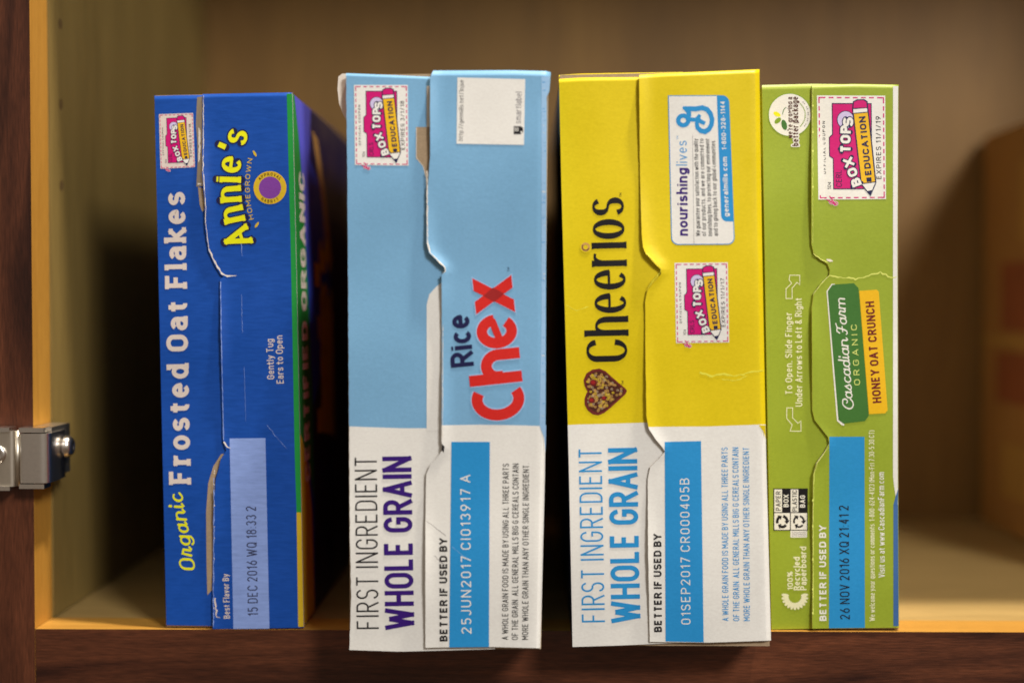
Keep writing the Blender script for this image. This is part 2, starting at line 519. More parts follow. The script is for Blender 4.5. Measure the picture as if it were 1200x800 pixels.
gl('l', .0, [[(0, 0), (0, 1)]], [(0, 1, .9, 0), (0, 0, .9, .9)])
gl('m', .70, [[(0, .7), (0, 0)], [(0, .42)] + E(.175, .48, .175, .22, 170, 0) + [(.35, 0)], [(.35, .42)] + E(.525, .48, .175, .22, 170, 0) + [(.70, 0)]])
gl('n', .44, [[(0, .7), (0, 0)], [(0, .42)] + E(.22, .46, .22, .24, 170, 0) + [(.44, 0)]], [(0, .7, .9, 0), (0, 0, .9, .8), (.44, 0, .8, .9)])
gl('o', .46, [E(.23, .35, .23, .35, 0, 360)])
gl('p', .46, [[(0, .7), (0, -.27)], E(.23, .35, .23, .35, 0, 360)])
gl('q', .46, [[(.46, .7), (.46, -.27)], E(.23, .35, .23, .35, 0, 360)])
gl('r', .28, [[(0, .7), (0, 0)], [(0, .42)] + E(.24, .46, .24, .24, 170, 70, 7)], [(0, .7, .9, 0), (0, 0, .9, .9)])
gl('s', .40, [E(.20, .53, .19, .17, 20, 255) + E(.20, .18, .20, .18, 75, -165)])
gl('t', .32, [[(.13, .95), (.13, .18)] + E(.28, .16, .15, .16, 180, 280, 5), [(-.06, .66), (.36, .66)]])
gl('u', .44, [[(0, .7)] + E(.22, .24, .22, .24, 180, 350) + [(.44, .3)], [(.44, .7), (.44, 0)]])
gl('v', .44, [[(0, .7), (.22, 0), (.44, .7)]])
gl('w', .66, [[(0, .7), (.165, 0), (.33, .64), (.495, 0), (.66, .7)]])
gl('x', .44, [[(0, 0), (.44, .7)], [(0, .7), (.44, 0)]])
gl('y', .44, [[(0, .7), (.22, .02)], [(.44, .7), (.17, -.14), (.04, -.25)]])
gl('z', .40, [[(0, .7), (.40, .7), (0, 0), (.40, 0)]])
gl('.', .0, [[(0, 0), (0, .05)]])
gl(',', .05, [[(.05, .06), (0, -.12)]])
gl(':', .0, [[(0, 0), (0, .06)], [(0, .5), (0, .56)]])
gl('-', .26, [[(0, .4), (.26, .4)]])
gl('/', .36, [[(0, -.05), (.36, 1.05)]])
gl("'", -.06, [[(.06, 1), (.02, .74)]])
gl('(', .12, [E(.3, .45, .28, .65, 120, 240)])
gl(')', .12, [E(-.18, .45, .28, .65, 60, -60)])
gl('%', .7, [E(.14, .78, .14, .2, 0, 360), E(.56, .22, .14, .2, 0, 360), [(.12, 0), (.58, 1)]])
gl('&', .6, [[(.6, 0), (.15, .62)] + E(.28, .8, .14, .2, 200, -40) + [(.08, .38)] + E(.24, .22, .2, .22, 150, 340)])
gl('¢', .38, [E(.2, .42, .2, .3, 45, 315), [(.22, 0), (.22, .9)]])
SCRIPT = dict(G)
SCRIPT['a'] = (.46, [E(.2, .33, .2, .35, 0, 360), [(.41, .68), (.40, .16), (.46, .0), (.58, .12)]], ())
SCRIPT['c'] = (.36, [E(.22, .34, .22, .35, 55, 300), [(.33, .03), (.46, .16)]], ())
SCRIPT['d'] = (.46, [E(.2, .33, .2, .35, 0, 360), [(.41, 1.05), (.40, .16), (.46, .0), (.58, .12)]], ())
SCRIPT['i'] = (.08, [[(0, .7), (0, .14), (.06, 0), (.18, .12)], [(.02, .92), (.02, 1.0)]], ())
SCRIPT['n'] = (.46, [[(0, .7), (0, 0)], [(0, .38)] + E(.2, .48, .2, .22, 160, 0) + [(.40, .12), (.46, 0), (.58, .14)]], ())
SCRIPT['s'] = (.34, [[(-.06, .1), (.2, .72), (.24, .5)] + E(.14, .2, .19, .2, 50, -150)], ())
SCRIPT['r'] = (.34, [[(-.04, .1), (.06, .74), (.3, .62), (.26, .1), (.34, .0), (.46, .14)]], ())
SCRIPT['C'] = (.62, [E(.52, .78, .14, .2, -150, 110) + E(.36, .46, .38, .54, 85, 330), [(.66, .14), (.7, .2)]], ())
SCRIPT['F'] = (.56, [[(.02, .82), (.14, 1.02), (.42, .98), (.7, 1.06)], [(.40, .98), (.3, .3), (.22, .04), (.06, -.02), (-.02, .1)], [(.14, .5), (.52, .54)]], ())
def layout(s, gap, wt, space, font=None):
    T = font or G
    out, x = [], 0.0
    for ch in s:
        if ch == ' ':
            x += space
            continue
        wd, st, sf = T[ch]
        x0 = x + wt / 2
        x += wd + wt
        out.append(((st, sf), x, x0, wd))
        x += gap
    return out

# ------------------------------------------------------------------ inks and boards
white = pr('white print', (227, 224, 219), 1.13)
cream = pr('cream print', (212, 200, 192), 1.12)
sky = pr('sky blue print', (122, 173, 211), 1.06)
sky_pale = pr('pale blue print', (150, 190, 232), 1.10)
cyan = pr('cyan print', (40, 142, 206), 1.1)
yellow = pr('yellow print', (224, 200, 14), 1.05)
green = pr('leaf green print', (150, 168, 50), 1.04)
deep = pr('deep blue print', (16, 72, 160), 1.14, streak=True)
lav = pr('lavender print', (128, 152, 210), 1.25, streak=True)
navy = pr('navy print', (24, 26, 70))
black = pr('black print', (24, 22, 26))
indigo = pr('indigo print', (52, 20, 112))
red = pr('red print', (206, 38, 32), 1.1)
red_dark = pr('dark red print', (150, 32, 32))
magenta = pr('magenta print', (200, 14, 112), 1.1)
pink = pr('pink print', (214, 120, 170))
lilac = pr('lilac print', (196, 186, 222))
gold = pr('gold print', (236, 180, 24), 1.1)
lemon = pr('lemon print', (246, 222, 16), 1.2)
purple = pr('purple print', (120, 60, 150))
forest = pr('forest green print', (62, 112, 48), 1.1)
band_green = pr('bright green print', (30, 140, 60), 1.2)
pale_ink = pr('pale green ink', (226, 230, 190), 1.15)
olive = pr('olive print', (120, 150, 30))
brown_ink = pr('brown print', (74, 34, 24))
crust = pr('crust print', (104, 38, 34))
oat = pr('oat print', (176, 138, 72))
tan = pr('tan print', (196, 150, 84))
maroon = pr('maroon print', (104, 28, 26))
grey_ink = pr('grey dot ink', (52, 58, 88))
line_grey = pr('grey print', (120, 116, 120))
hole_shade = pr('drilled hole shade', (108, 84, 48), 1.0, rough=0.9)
kraft = pr('raw grey brown board', (168, 146, 118), 1.1, rough=0.8, mottle=0.14)
paper = pr('torn white board', (226, 218, 206), 1.1, rough=0.7)
dark_side = pr('dark printed side', (30, 28, 40), 1.0)
blue_side = pr('royal blue print', (44, 70, 190), 1.1)
side_blue = pr('blue side print', (64, 104, 160), 1.1)
mustard = pr('mustard print', (206, 176, 40), 1.1)
crease_y = pr('cracked yellow', (232, 214, 70), 1.2)
crease_g = pr('cracked green', (206, 214, 110), 1.2)

# ------------------------------------------------------------------ card faces
def interp(pts):
    """x as a function of y along an outline given as (x, y) points from top to bottom"""
    def f(y):
        if y <= pts[0][1]: return pts[0][0]
        for a, b in zip(pts, pts[1:]):
            if y <= b[1]:
                return a[0] + (b[0] - a[0]) * (y - a[1]) / ((b[1] - a[1]) or 1)
        return pts[-1][0]
    return f
def make_surf(Y, lift, bulge, free=None, curl=0.0011):
    """free: outline of the loose edge of an overlapping flap, which stands a little off the card below"""
    fx = interp(free) if free else None
    def s(px, py, l=0.0):
        e = 0.0
        if fx:
            k = 1.0 - (px - (fx(py - 6) + fx(py) + fx(py + 6)) / 3) / 16.0
            if k > 0: e = curl * min(k, 1.15) ** 2 * (0.55 + 0.45 * math.sin(py * 0.035 + Y * 90))
        return W(px, py, Y - lift - bulge(px, py) - e - l)
    return s
def panel(name, parent, surf, left, right, top, bottom, mat, edge, thick=0.0006, roll=None, rough_edge=0.0, cell=6, side_roll=0, low=None):
    """a card flap: outline left/right (x,y lists), top/bottom (x,y lists by x); front, cut edges and back"""
    xl, xr = interp(left), interp(right)
    tp = interp([(y, x) for x, y in top]); bt = interp([(y, x) for x, y in bottom])
    y0 = min(p[1] for p in top); y1 = max(p[1] for p in bottom)
    ys = set(round(y0 + (y1 - y0) * i / 110, 2) for i in range(111))
    ys |= set(round(p[1], 2) for p in left + right if y0 < p[1] < y1)
    if low: ys.add(low[0])
    if roll: ys |= set(round(y0 + roll[0] * k / 5, 2) for k in range(1, 7))
    ys = sorted(ys)
    NC = 22
    fr = [i / NC for i in range(NC + 1)]
    if side_roll: fr = sorted(fr + [0.965, 0.98, 0.99, 0.996])
    rng = random.Random(name + str(y0))
    grid = []
    for y in ys:
        a, b = xl(y), xr(y)
        a += rng.uniform(-rough_edge, rough_edge)
        row = []
        for f in fr:
            x = a + (b - a) * f
            t = (y - y0) / (y1 - y0)
            yy = y + (tp(x) - y0) * (1 - t) + (bt(x) - y1) * t
            back = 0.0
            if roll and y - y0 < roll[0]: back += roll[1] * (1 - (y - y0) / roll[0]) ** 1.6
            if side_roll:
                k = (f - 0.955) / 0.045
                if k > 0: back += side_roll * k * k
            row.append((x, yy, back))
        grid.append(row)
    mb = MB()
    front = [[surf(x, y, -b) for x, y, b in r] for r in grid]
    backg = [[p + Vector((0, thick, 0)) for p in r] for r in front]
    nr, nc = len(grid), len(fr)
    for i in range(nr - 1):
        for j in range(nc - 1):
            mb.face([front[i][j], front[i][j + 1], front[i + 1][j + 1], front[i + 1][j]], low[1] if low and ys[i] >= low[0] else mat, Vector((0, -1, 0)))
            mb.face([backg[i][j], backg[i + 1][j], backg[i + 1][j + 1], backg[i][j + 1]], kraft, Vector((0, 1, 0)))
        for j, s in ((0, -1), (nc - 1, 1)):
            mb.face([front[i][j], front[i + 1][j], backg[i + 1][j], backg[i][j]], edge, Vector((s, 0, 0)))
    for j in range(nc - 1):
        mb.face([front[0][j], front[0][j + 1], backg[0][j + 1], backg[0][j]], edge, Vector((0, 0, 1)))
        mb.face([front[-1][j], front[-1][j + 1], backg[-1][j + 1], backg[-1][j]], edge, Vector((0, 0, -1)))
    o = mb.build(name, parent, smooth=True, weld=True)
    es = o.modifiers.new('split', 'EDGE_SPLIT'); es.split_angle = math.radians(50)
    return o
def carton(parent, Y, quad, depth, mats):
    """the closed body behind the flaps: quad TL TR BR BL in the photo, carried back by depth"""
    f = [W(x, y, Y + 0.0008) for x, y in quad]
    for p in f: p.z = max(p.z, 0.0004)
    f[2].z = f[3].z = 0.0004
    b = [p + Vector((0, depth, 0)) for p in f]
    mb = MB()
    mb.face(f, kraft, Vector((0, -1, 0)))
    mb.face(b, mats.get('back', kraft), Vector((0, 1, 0)))
    for i, (k, d) in enumerate((('top', (0, 0, 1)), ('right', (1, 0, 0)), ('bottom', (0, 0, -1)), ('left', (-1, 0, 0)))):
        j = (i + 1) % 4
        mb.face([f[i], f[j], b[j], b[i]], mats[k], Vector(d))
    return mb.build('carton', parent), f, b
def edge_line(art, pts, wd, mat, layer=2, jit=0.5, seed=1, step=3.0):
    """an irregular torn or cracked line"""
    r = random.Random(seed)
    o, ws = [], []
    for a, b in zip(pts, pts[1:]):
        n = max(1, int(dist(a, b) / step))
        for i in range(n):
            t = i / n
            o.append((a[0] + (b[0] - a[0]) * t + r.uniform(-jit, jit), a[1] + (b[1] - a[1]) * t + r.uniform(-jit, jit)))
            ws.append(wd * r.uniform(0.35, 1.3))
    o.append(pts[-1]); ws.append(wd * 0.3)
    art.ribbon(o, ws, mat, layer)

# ================================================================== LARGE STRUCTURE: the cupboard
xin = W(38, 400, 0.0).x                         # inner edge of the left stile
XR, H, TH, BACK = 0.40, 0.43, 0.020, 0.295
cup = thing('cupboard', 'open cherry wood cupboard with maple lining and a steel hinge at left', 'cupboard', (0.1, 0.0, 0.0))
mb = MB(); mb.box((xin - 0.052, 0, -0.05), (xin, TH, H + 0.06), cherry_v, {'r': edge_v}); mb.build('stile', cup, bevel=0.0012)
mb = MB(); mb.box((XR, 0, -0.05), (XR + 0.05, TH, H + 0.06), cherry_v, {'l': edge_v}); mb.build('stile', cup, bevel=0.0012)
mb = MB(); mb.box((xin + 0.0002, 0, -0.05), (XR - 0.0002, TH, 0), cherry_h, {'u': edge_h}); mb.build('rail', cup, bevel=0.0012)
mb = MB(); mb.box((xin + 0.0002, 0, H), (XR - 0.0002, TH, H + 0.06), cherry_h, {'d': edge_h}); mb.build('rail', cup, bevel=0.0012)
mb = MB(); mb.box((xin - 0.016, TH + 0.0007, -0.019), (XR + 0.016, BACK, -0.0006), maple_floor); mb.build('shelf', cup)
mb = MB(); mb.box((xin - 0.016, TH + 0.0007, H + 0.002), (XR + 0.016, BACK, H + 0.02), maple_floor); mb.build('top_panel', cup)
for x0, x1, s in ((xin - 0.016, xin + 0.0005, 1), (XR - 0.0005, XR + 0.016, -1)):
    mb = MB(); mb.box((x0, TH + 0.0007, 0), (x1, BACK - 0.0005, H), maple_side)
    sp = mb.build('side_panel', cup)
    # drilled shelf pin holes
    if s == 1:
        for zz in (28, 122, 217):
            p = W(73, zz, TH + 0.014)
            h = MB()
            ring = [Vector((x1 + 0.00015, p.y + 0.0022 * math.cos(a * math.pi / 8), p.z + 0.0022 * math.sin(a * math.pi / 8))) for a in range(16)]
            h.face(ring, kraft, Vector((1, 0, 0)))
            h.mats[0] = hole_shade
            h.build('pin_hole', sp)
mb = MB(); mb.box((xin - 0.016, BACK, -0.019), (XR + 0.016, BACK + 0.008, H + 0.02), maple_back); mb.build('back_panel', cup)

# ---- hinge on the left stile
hin = bpy.data.objects.new('hinge', None); COL.objects.link(hin); hin.parent = cup
hz = W(45, 537, -0.006).z
hin.location = Vector((xin, -0.004, hz)) - Vector(cup.location)
def sheet(name, prof, z0, z1, th, mat, smooth=True):
    """bent sheet: plan outline (x, y) extruded upwards, th thick"""
    m = MB()
    n = len(prof)
    off = []
    for i in range(n):
        a, b = prof[max(0, i - 1)], prof[min(n - 1, i + 1)]
        d = unit(a, b)
        off.append((prof[i][0] - d[1] * th, prof[i][1] + d[0] * th))
    V_ = lambda p, z: Vector((p[0], p[1], z))
    for i in range(n - 1):
        m.face([V_(prof[i], z0), V_(prof[i + 1], z0), V_(prof[i + 1], z1), V_(prof[i], z1)], mat)
        m.face([V_(off[i], z0), V_(off[i], z1), V_(off[i + 1], z1), V_(off[i + 1], z0)], mat)
        for z, up in ((z0, -1), (z1, 1)):
            m.face([V_(prof[i], z), V_(prof[i + 1], z), V_(off[i + 1], z), V_(off[i], z)], mat, Vector((0, 0, up)))
    for p, o in ((prof[0], off[0]), (prof[-1], off[-1])):
        m.face([V_(p, z0), V_(o, z0), V_(o, z1), V_(p, z1)], mat)
    ob = m.build(name, hin, smooth=smooth, weld=True)
    es = ob.modifiers.new('split', 'EDGE_SPLIT'); es.split_angle = math.radians(50)
    bv = ob.modifiers.new('bevel', 'BEVEL'); bv.width = 0.00025; bv.segments = 2; bv.limit_method = 'ANGLE'
    return ob
def px2x(px, y): return W(px, 537, y).x
ya = -0.0085
zt, zb = W(45, 508, ya).z, W(45, 566, ya).z
xa, xb = px2x(21, ya), px2x(57, ya)
bend = []
for a in range(0, 91, 10):                      # left bend coming forward
    t = math.radians(180 + a)
    bend.append((xa + 0.0025 + 0.0025 * math.cos(t), ya + 0.0025 + 0.0025 * math.sin(t)))
bend2 = []
for a in range(0, 91, 10):
    t = math.radians(270 + a)
    bend2.append((xb - 0.004 + 0.004 * math.cos(t), ya + 0.004 + 0.004 * math.sin(t)))
prof = [(xa, -0.001)] + bend + bend2 + [(xb, 0.004), (xb - 0.0004, 0.012)]
sheet('hinge_arm', prof, zb, zt, 0.0012, steel)
# lips above and below the arm
for z in (zt + 0.0004, zb - 0.0022):
    m = MB()
    m.box((xa + 0.0002, ya + 0.0004, z), (xb - 0.002, -0.0005, z + 0.0018), steel)
    m.build('arm_lip', hin, bevel=0.0005)
# mounting plate wrapped over the inner edge, and its screw
pz0, pz1 = W(66, 556, 0.006).z, W(66, 498, 0.006).z
m = MB(); m.box((xin + 0.0004, -0.003, pz0), (xb - 0.0006, 0.0185, pz1), steel_dull); m.build('mounting_plate', hin, bevel=0.0012)
def lathe(name, base, axis, prof, mat, n=24):
    ax = Vector(axis).normalized()
    u = ax.orthogonal().normalized(); v = ax.cross(u)
    m = MB()
    P = lambda r, t, a: Vector(base) + ax * t + u * (r * math.cos(a)) + v * (r * math.sin(a))
    for (r0, t0), (r1, t1) in zip(prof, prof[1:]):
        for i in range(n):
            a, b = 2 * math.pi * i / n, 2 * math.pi * (i + 1) / n
            m.face([P(r0, t0, a), P(r0, t0, b), P(r1, t1, b), P(r1, t1, a)], mat)
    ob = m.build(name, hin, smooth=True, weld=True)
    return ob
sc_ = W(72, 523, 0.008)
lathe('screw', (xb + 0.0002, 0.0092, sc_.z), (1, 0, 0), [(0.0001, 0), (0.0042, 0), (0.0044, 0.001), (0.0040, 0.0024), (0.0030, 0.0034), (0.0012, 0.0038), (0.0010, 0.0022), (0.00005, 0.0022)], steel)
# knuckle and cup arm towards the open door
yl = -0.0075
zt2, zb2 = W(8, 505, yl).z, W(8, 570, yl).z
x0_, x1_ = px2x(-60, yl), px2x(17, yl)
cur = [(x1_ - 0.002 + 0.002 * math.cos(math.radians(270 + a)), yl + 0.002 + 0.002 * math.sin(math.radians(270 + a))) for a in range(0, 91, 15)]
sheet('cup_arm', [(x0_, -0.0040), (x0_ + 0.004, yl)] + cur + [(x1_, -0.002)], zb2, zt2, 0.0012, steel_dull)
for z in (zt2 - 0.0002, zb2 - 0.0014):
    m = MB()
    m.box((x0_, yl - 0.0012, z), (x1_ - 0.0015, -0.001, z + 0.0016), steel)
    m.build('cup_lip', hin, bevel=0.0006)
lathe('pivot_pin', (px2x(19, -0.006), -0.0045, zb2), (0, 0, 1), [(0.0001, 0), (0.0013, 0), (0.0013, zt2 - zb2), (0.0001, zt2 - zb2)], steel_dull, 14)
cs = W(-3, 532, yl)
lathe('cup_screw', (cs.x, yl, cs.z), (0, -1, 0), [(0.0036, -0.0002), (0.0036, 0.0008), (0.0028, 0.0014), (0.0009, 0.0014), (0.0008, 0.0006), (0.00005, 0.0006)], steel, 20)

# ================================================================== OBJECTS
# ------------------------------------------------------------------ the little school coupon printed on every box
def coupon(parent, surf, q, expires, code, detail=True, base=0.16, paper_mat=None, ink=None):
    f = quadmap(q)
    art = Art(surf, lambda x, y: f((x - 70) / 460.0, (y - 68) / 700.0), base)
    pm = paper_mat or white
    art.rect([(70, 68), (530, 68), (530, 768), (70, 768)], pm, 0, 16)
    # dashed cutting line
    def dash(a, b, n):
        for i in range(n):
            t0, t1 = (i + 0.2) / n, (i + 0.8) / n
            art.ribbon([(a[0] + (b[0] - a[0]) * t, a[1] + (b[1] - a[1]) * t) for t in (t0, t1)], 8, magenta, 1)
    dash((84, 82), (518, 82), 8); dash((84, 756), (518, 756), 8)
    dash((84, 82), (84, 756), 14); dash((518, 82), (518, 756), 14)
    for cx, cy in ((84, 82), (518, 82), (84, 756), (518, 756)):
        art.ribbon([(cx + (18 if cx < 300 else -18), cy), (cx, cy), (cx, cy + (18 if cy < 400 else -18))], 8, magenta, 2)
    fol = [(172, 122), (435, 122), (435, 697), (175, 697), (175, 492), (150, 475), (150, 350), (172, 330)]
    art.poly(fol, magenta, 1)
    art.ribbon(fol + fol[:1], 6, navy, 2, closed=True)
    art.disc(262, 232, 60, 62, navy, 2); art.disc(262, 232, 55, 57, lilac, 3)
    # pencil
    art.poly([(306, 160), (312, 108), (340, 93), (388, 92), (411, 106), (415, 150), (420, 190), (466, 655), (425, 748), (360, 668)], navy, 4)
    art.poly([(315, 152), (319, 113), (345, 101), (385, 100), (402, 112), (406, 148)], magenta, 5)
    art.poly([(314, 160), (407, 153), (409, 177), (315, 186)], white, 5)
    art.poly([(318, 192), (411, 183), (456, 648), (366, 660)], gold, 5)
    art.poly([(369, 666), (458, 655), (436, 706), (404, 712)], white, 5)
    art.text('EDUCATION', (434, 604), (394, 206), 44, navy, 0.24, 6, gap=0.13)
    art.text('FORTHE', (434, 646), (431, 618), 34, navy, 0.14, 6)
    art.text('BOX', (368, 668), (300, 478), 66, white, 0.26, 5, outline=(13, navy), gap=0.16)
    art.text('TOP', (292, 456), (296, 270), 70, white, 0.26, 5, outline=(13, navy), gap=0.14)
    art.text('S', (312, 282), (314, 212), 70, white, 0.26, 5, outline=(13, navy))
    art.text('OFFICIAL COUPON', (124, 596), (122, 240), 18, black, 0.2, 1, gap=0.36)
    art.text('10¢', (158, 700), (158, 648), 24, black, 0.13, 1)
    art.text(code, (232, 682), (230, 570), 40, ink or navy, 0.11, 3)
    art.text('EXPIRES ' + expires, (500, 632), (498, 206), 34, black, 0.15, 1, gap=0.22)
    # scissors mark under the lower edge
    for dx in (0, 26):
        art.ring(160 + dx, 786 + dx * 0.35, 13, 10, 12, white, 2, n=14); art.ring(160 + dx, 786 + dx * 0.35, 13, 10, 6, magenta, 3, n=14)
    art.ribbon([(128, 768), (190, 800)], 7, magenta, 3)
    art.ribbon([(146, 744), (170, 775)], 7, magenta, 3)
    return art.build('coupon', parent)

GROUP = 'cereal boxes in a row on the cupboard shelf'

# ================= box A: deep blue =================
Y1 = floor_y(270, 736)
b1 = thing('cereal_box', 'deep blue cereal box with yellow logo, leftmost in the row beside the hinge', 'cereal box', (W(270, 736, Y1).x, Y1, 0), GROUP)
q1 = [(182, 112), (342, 109), (355, 735), (195, 733)]
body1, f1, k1 = carton(b1, Y1, q1, 0.265, {'top': deep, 'right': blue_side, 'bottom': deep, 'left': deep, 'back': deep})
bul = lambda x, y: 0.0007 * math.sin((y - 110) / 630 * math.pi) + 0.0001 * math.sin(x * 0.06 + y * 0.011) + 0.0002 * math.sin(y * 0.034 + 1)
s1a = make_surf(Y1, 0.0002, bul)
left1 = [(237.5, 110), (237, 200), (240, 235), (240, 262), (244, 292), (252, 310), (259, 321), (262, 323), (257.5, 327), (258.5, 400), (261, 515), (264, 523), (265, 527), (259, 537), (253, 560), (250, 600), (249, 680), (249.5, 736)]
s1b = make_surf(Y1, 0.0012, bul, left1)
in1 = panel('inner_flap', b1, s1a, [(181, 110), (188, 420), (195, 733)], [(300, 110), (308, 733)], [(181, 112), (300, 110)], [(195, 732), (308, 734)], deep, paper, roll=(5, 0.001))
out1 = panel('outer_flap', b1, s1b, left1, [(342.5, 109), (347, 300), (352, 540), (356, 735)], [(237, 110.5), (341, 108.5)], [(249, 736.5), (355, 735)], deep, paper, roll=(4, 0.001), rough_edge=0.35, side_roll=0.002)
# torn board seen in the gap
a = Art(s1a, base=0.2)
a.poly([(231, 114), (238.5, 113), (238.5, 205), (238, 218), (230, 219), (231.5, 190), (231, 165), (229.5, 145)], foil, 0)
for x_, y_, r_ in ((234.5, 128, 1.5), (235.5, 160, 2.2), (234, 178, 2.6), (236, 196, 1.6)):
    a.disc(x_, y_, r_ * 0.8, r_ * 2.4, foil, 1, 12, 0.2)
edge_line(a, [(233, 150), (234, 172), (232.5, 190)], 2.0, paper, 2, 0.6, 51)  # white flecks paint bright highlights of the glossy foil into its colour
edge_line(a, [(231, 216), (235, 215), (238, 217)], 1.8, paper, 2, 0.5, 52)
a.build('torn_strip', in1)
a = Art(s1a, base=0.2)
a.poly([(232, 219), (238, 221), (241, 246), (237, 248), (234, 240)], kraft, 0)
a.build('torn_strip', in1)
a = Art(s1a, base=0.2)
a.poly([(265, 531), (259, 532), (250, 546), (244, 566), (241.5, 600), (242, 660), (243, 697), (247, 692), (252, 690), (252, 560), (258, 542)], kraft, 0)
a.build('torn_strip', in1)
a = Art(s1b, base=0.12)
gx = interp([(336, 110), (340.5, 285), (345.5, 540), (347.5, 600), (349.5, 735)])
rx = interp([(342.5, 109), (347, 300), (352, 540), (356, 735)])
a.zone(gx, lambda y: rx(y) - 0.2, [110 + 490 * i / 60 for i in range(61)], band_green, 0)
a.zone(gx, lambda y: rx(y) - 0.2, [600 + 134 * i / 20 for i in range(21)], mustard, 0)
a.build('printed_band', out1)
a = Art(s1b, base=0.12)
edge_line(a, [(238.6, 112), (238, 200), (241, 240), (241, 262), (245, 292)], 0.7, paper, 2, 0.4, 3)
edge_line(a, [(245, 292), (253, 310), (260, 321), (266, 323.5), (277, 323)], 1.8, paper, 2, 0.6, 4)
edge_line(a, [(258.5, 330), (259.5, 400), (262, 516)], 0.8, lav, 2, 0.15, 5)
edge_line(a, [(262, 517), (266, 523), (270, 525)], 1.8, paper, 2, 0.4, 6)
edge_line(a, [(251, 560), (250.5, 640), (250, 734)], 0.9, lav, 2, 0.5, 7)
edge_line(a, [(282, 283), (284, 300)], 0.8, lav, 2, 0.6, 8)
edge_line(a, [(283, 345), (284, 390)], 0.4, lav, 2, 0.3, 9)
edge_line(a, [(286, 430), (288, 494)], 0.3, lav, 2, 0.3, 10)
edge_line(a, [(313, 498), (336, 526)], 0.45, lav, 2, 0.6, 11)
edge_line(a, [(252, 700), (254, 722), (258, 723)], 2.0, cream, 2, 0.8, 12)
a.build('worn_edge', out1)
coupon(in1, s1a, [(186.2, 134), (226.2, 132.6), (228.5, 196), (188, 198)], '8/1/18', 'CERL', paper_mat=cream)
a = Art(s1a, base=0.16)
a.text('Frosted Oat Flakes', (224, 566), (217, 225), 26, cream, 0.21, 1, contrast=0.08, serif=0.17, gap=0.21, xh=0.72, space=0.40)
a.build('title_lettering', in1)
a = Art(s1a, base=0.16)
a.text('Organic', (230, 668), (214, 578), 19, lemon, 0.15, 1, shear=0.22, contrast=0.35, cap=True, gap=0.12, xh=0.62, font=SCRIPT)
a.build('script_lettering', in1)
a = Art(s1b, base=0.16)
a.text("Annie's", (297.5, 284), (293.5, 156), 32, lemon, 0.195, 1, bow=13, contrast=0.42, serif=0.13, gap=0.15, xh=0.74, outline=(3.2, navy))
a.text('HOMEGROWN', (297.5, 257), (296, 186), 5.6, mustard, 0.15, 1, bow=4)
for (x, y, r) in ((301, 263.5, 0.6), (298.5, 180, -0.5)):
    a.disc(x, y, 1.4, 4, mustard, 1, 14, r)
a.disc(316.4, 220, 19.3, 19.3, mustard, 1); a.disc(316.4, 220, 13, 13, purple, 2)
a.ring(316.4, 220, 18.2, 18.2, 0.8, gold, 2)
def arc_text(art, s, cx, cy, r, a0, a1, h, mat, wt):
    n = len(s)
    for i, ch in enumerate(s):
        t = math.radians(a0 + (a1 - a0) * (i + 0.5) / n)
        p = (cx + r * math.cos(t), cy + r * math.sin(t))
        d = 1 if a1 > a0 else -1
        tg = (-math.sin(t) * d, math.cos(t) * d)
        hw = h * 0.34
        art.text(ch, (p[0] - tg[0] * hw, p[1] - tg[1] * hw), (p[0] + tg[0] * hw, p[1] + tg[1] * hw), h, mat, wt, 3)
arc_text(a, 'APPROVAL', 316.4, 220, 14.2, 215, 325, 3.6, brown_ink, 0.16)
arc_text(a, 'RABBIT', 316.4, 220, 17.8, 130, 50, 3.6, brown_ink, 0.16)
a.build('logo', out1)
a = Art(s1b, base=0.16)
a.text('Gently Tug', (321.5, 444), (320, 397), 8.4, cream, 0.13, 1, cap=True)
a.text('Ears to Open', (332.5, 449), (331, 393), 8.4, cream, 0.13, 1, cap=True)
a.build('small_lettering', out1)
a = Art(s1b, base=0.14)
a.rect([(269, 513.5), (311, 513), (315.8, 736), (273.5, 736.3)], lav, 0)
a.text('Best Flavor By', (269.5, 724), (268, 672), 7.4, cream, 0.15, 1)
a.text('15 DEC 2016 WQ 18:33 2', (302.5, 721), (300, 593), 12, grey_ink, 0.11, 1, gap=0.24)
a.build('date_panel', out1)
# right side of the box: green band with lettering, then the dark picture
def side_surf(f, k):
    n = None
    def s(px, py, l=0.0):
        # plane through the right side: front edge f[1]-f[2], carried straight back
        p0, p1 = f[1], f[2]
        nn = (p1 - p0).cross(Vector((0, 1, 0))).normalized()
        if nn.x < 0: nn = -nn
        d = ray(px, py)
        t = (p0 + nn * l - CAM).dot(nn) / d.dot(nn)
        return CAM + d * t
    return s
class SideArt(Art):
    def __init__(self, f, base=0.15):
        p0, p1 = f[1], f[2]
        nn = (p1 - p0).cross(Vector((0, 1, 0))).normalized()
        if nn.x < 0: nn = -nn
        # u = depth back in mm, v = fraction from top to bottom
        super().__init__(lambda u, v, l=0.0: p0 + (p1 - p0) * v + Vector((0, u * MM, 0)) + nn * l, None, base)
        self.up = nn
        self.maxedge = 1e9
a = SideArt(f1)
a.poly([(0, 0.001), (5, 0.001), (14, .08), (22, .20), (29, .36), (36, .6), (35, .78), (22, .70), (8, .65), (0, .63)], band_green, 0)
a.poly([(0, .63), (8, .65), (17, .69), (28, .80), (30, .999), (0, .999)], mustard, 0)
a.poly([(5.5, .001), (46, .001), (40, .10), (33, .22), (27, .30), (22.5, .19), (15, .085)], pr('periwinkle print', (86, 92, 214)), 0)
a.poly([(40, .10), (46, .001), (264, .001), (264, .999), (31, .999), (36, .78), (37, .6), (75, .50), (96, .40), (92, .28), (66, .14)], navy, 0)
a.poly([(48, .04), (74, .18), (86, .30), (99, .30), (80, .14), (64, .05)], tan, 1)
a.xf = lambda x, y: (x, y)
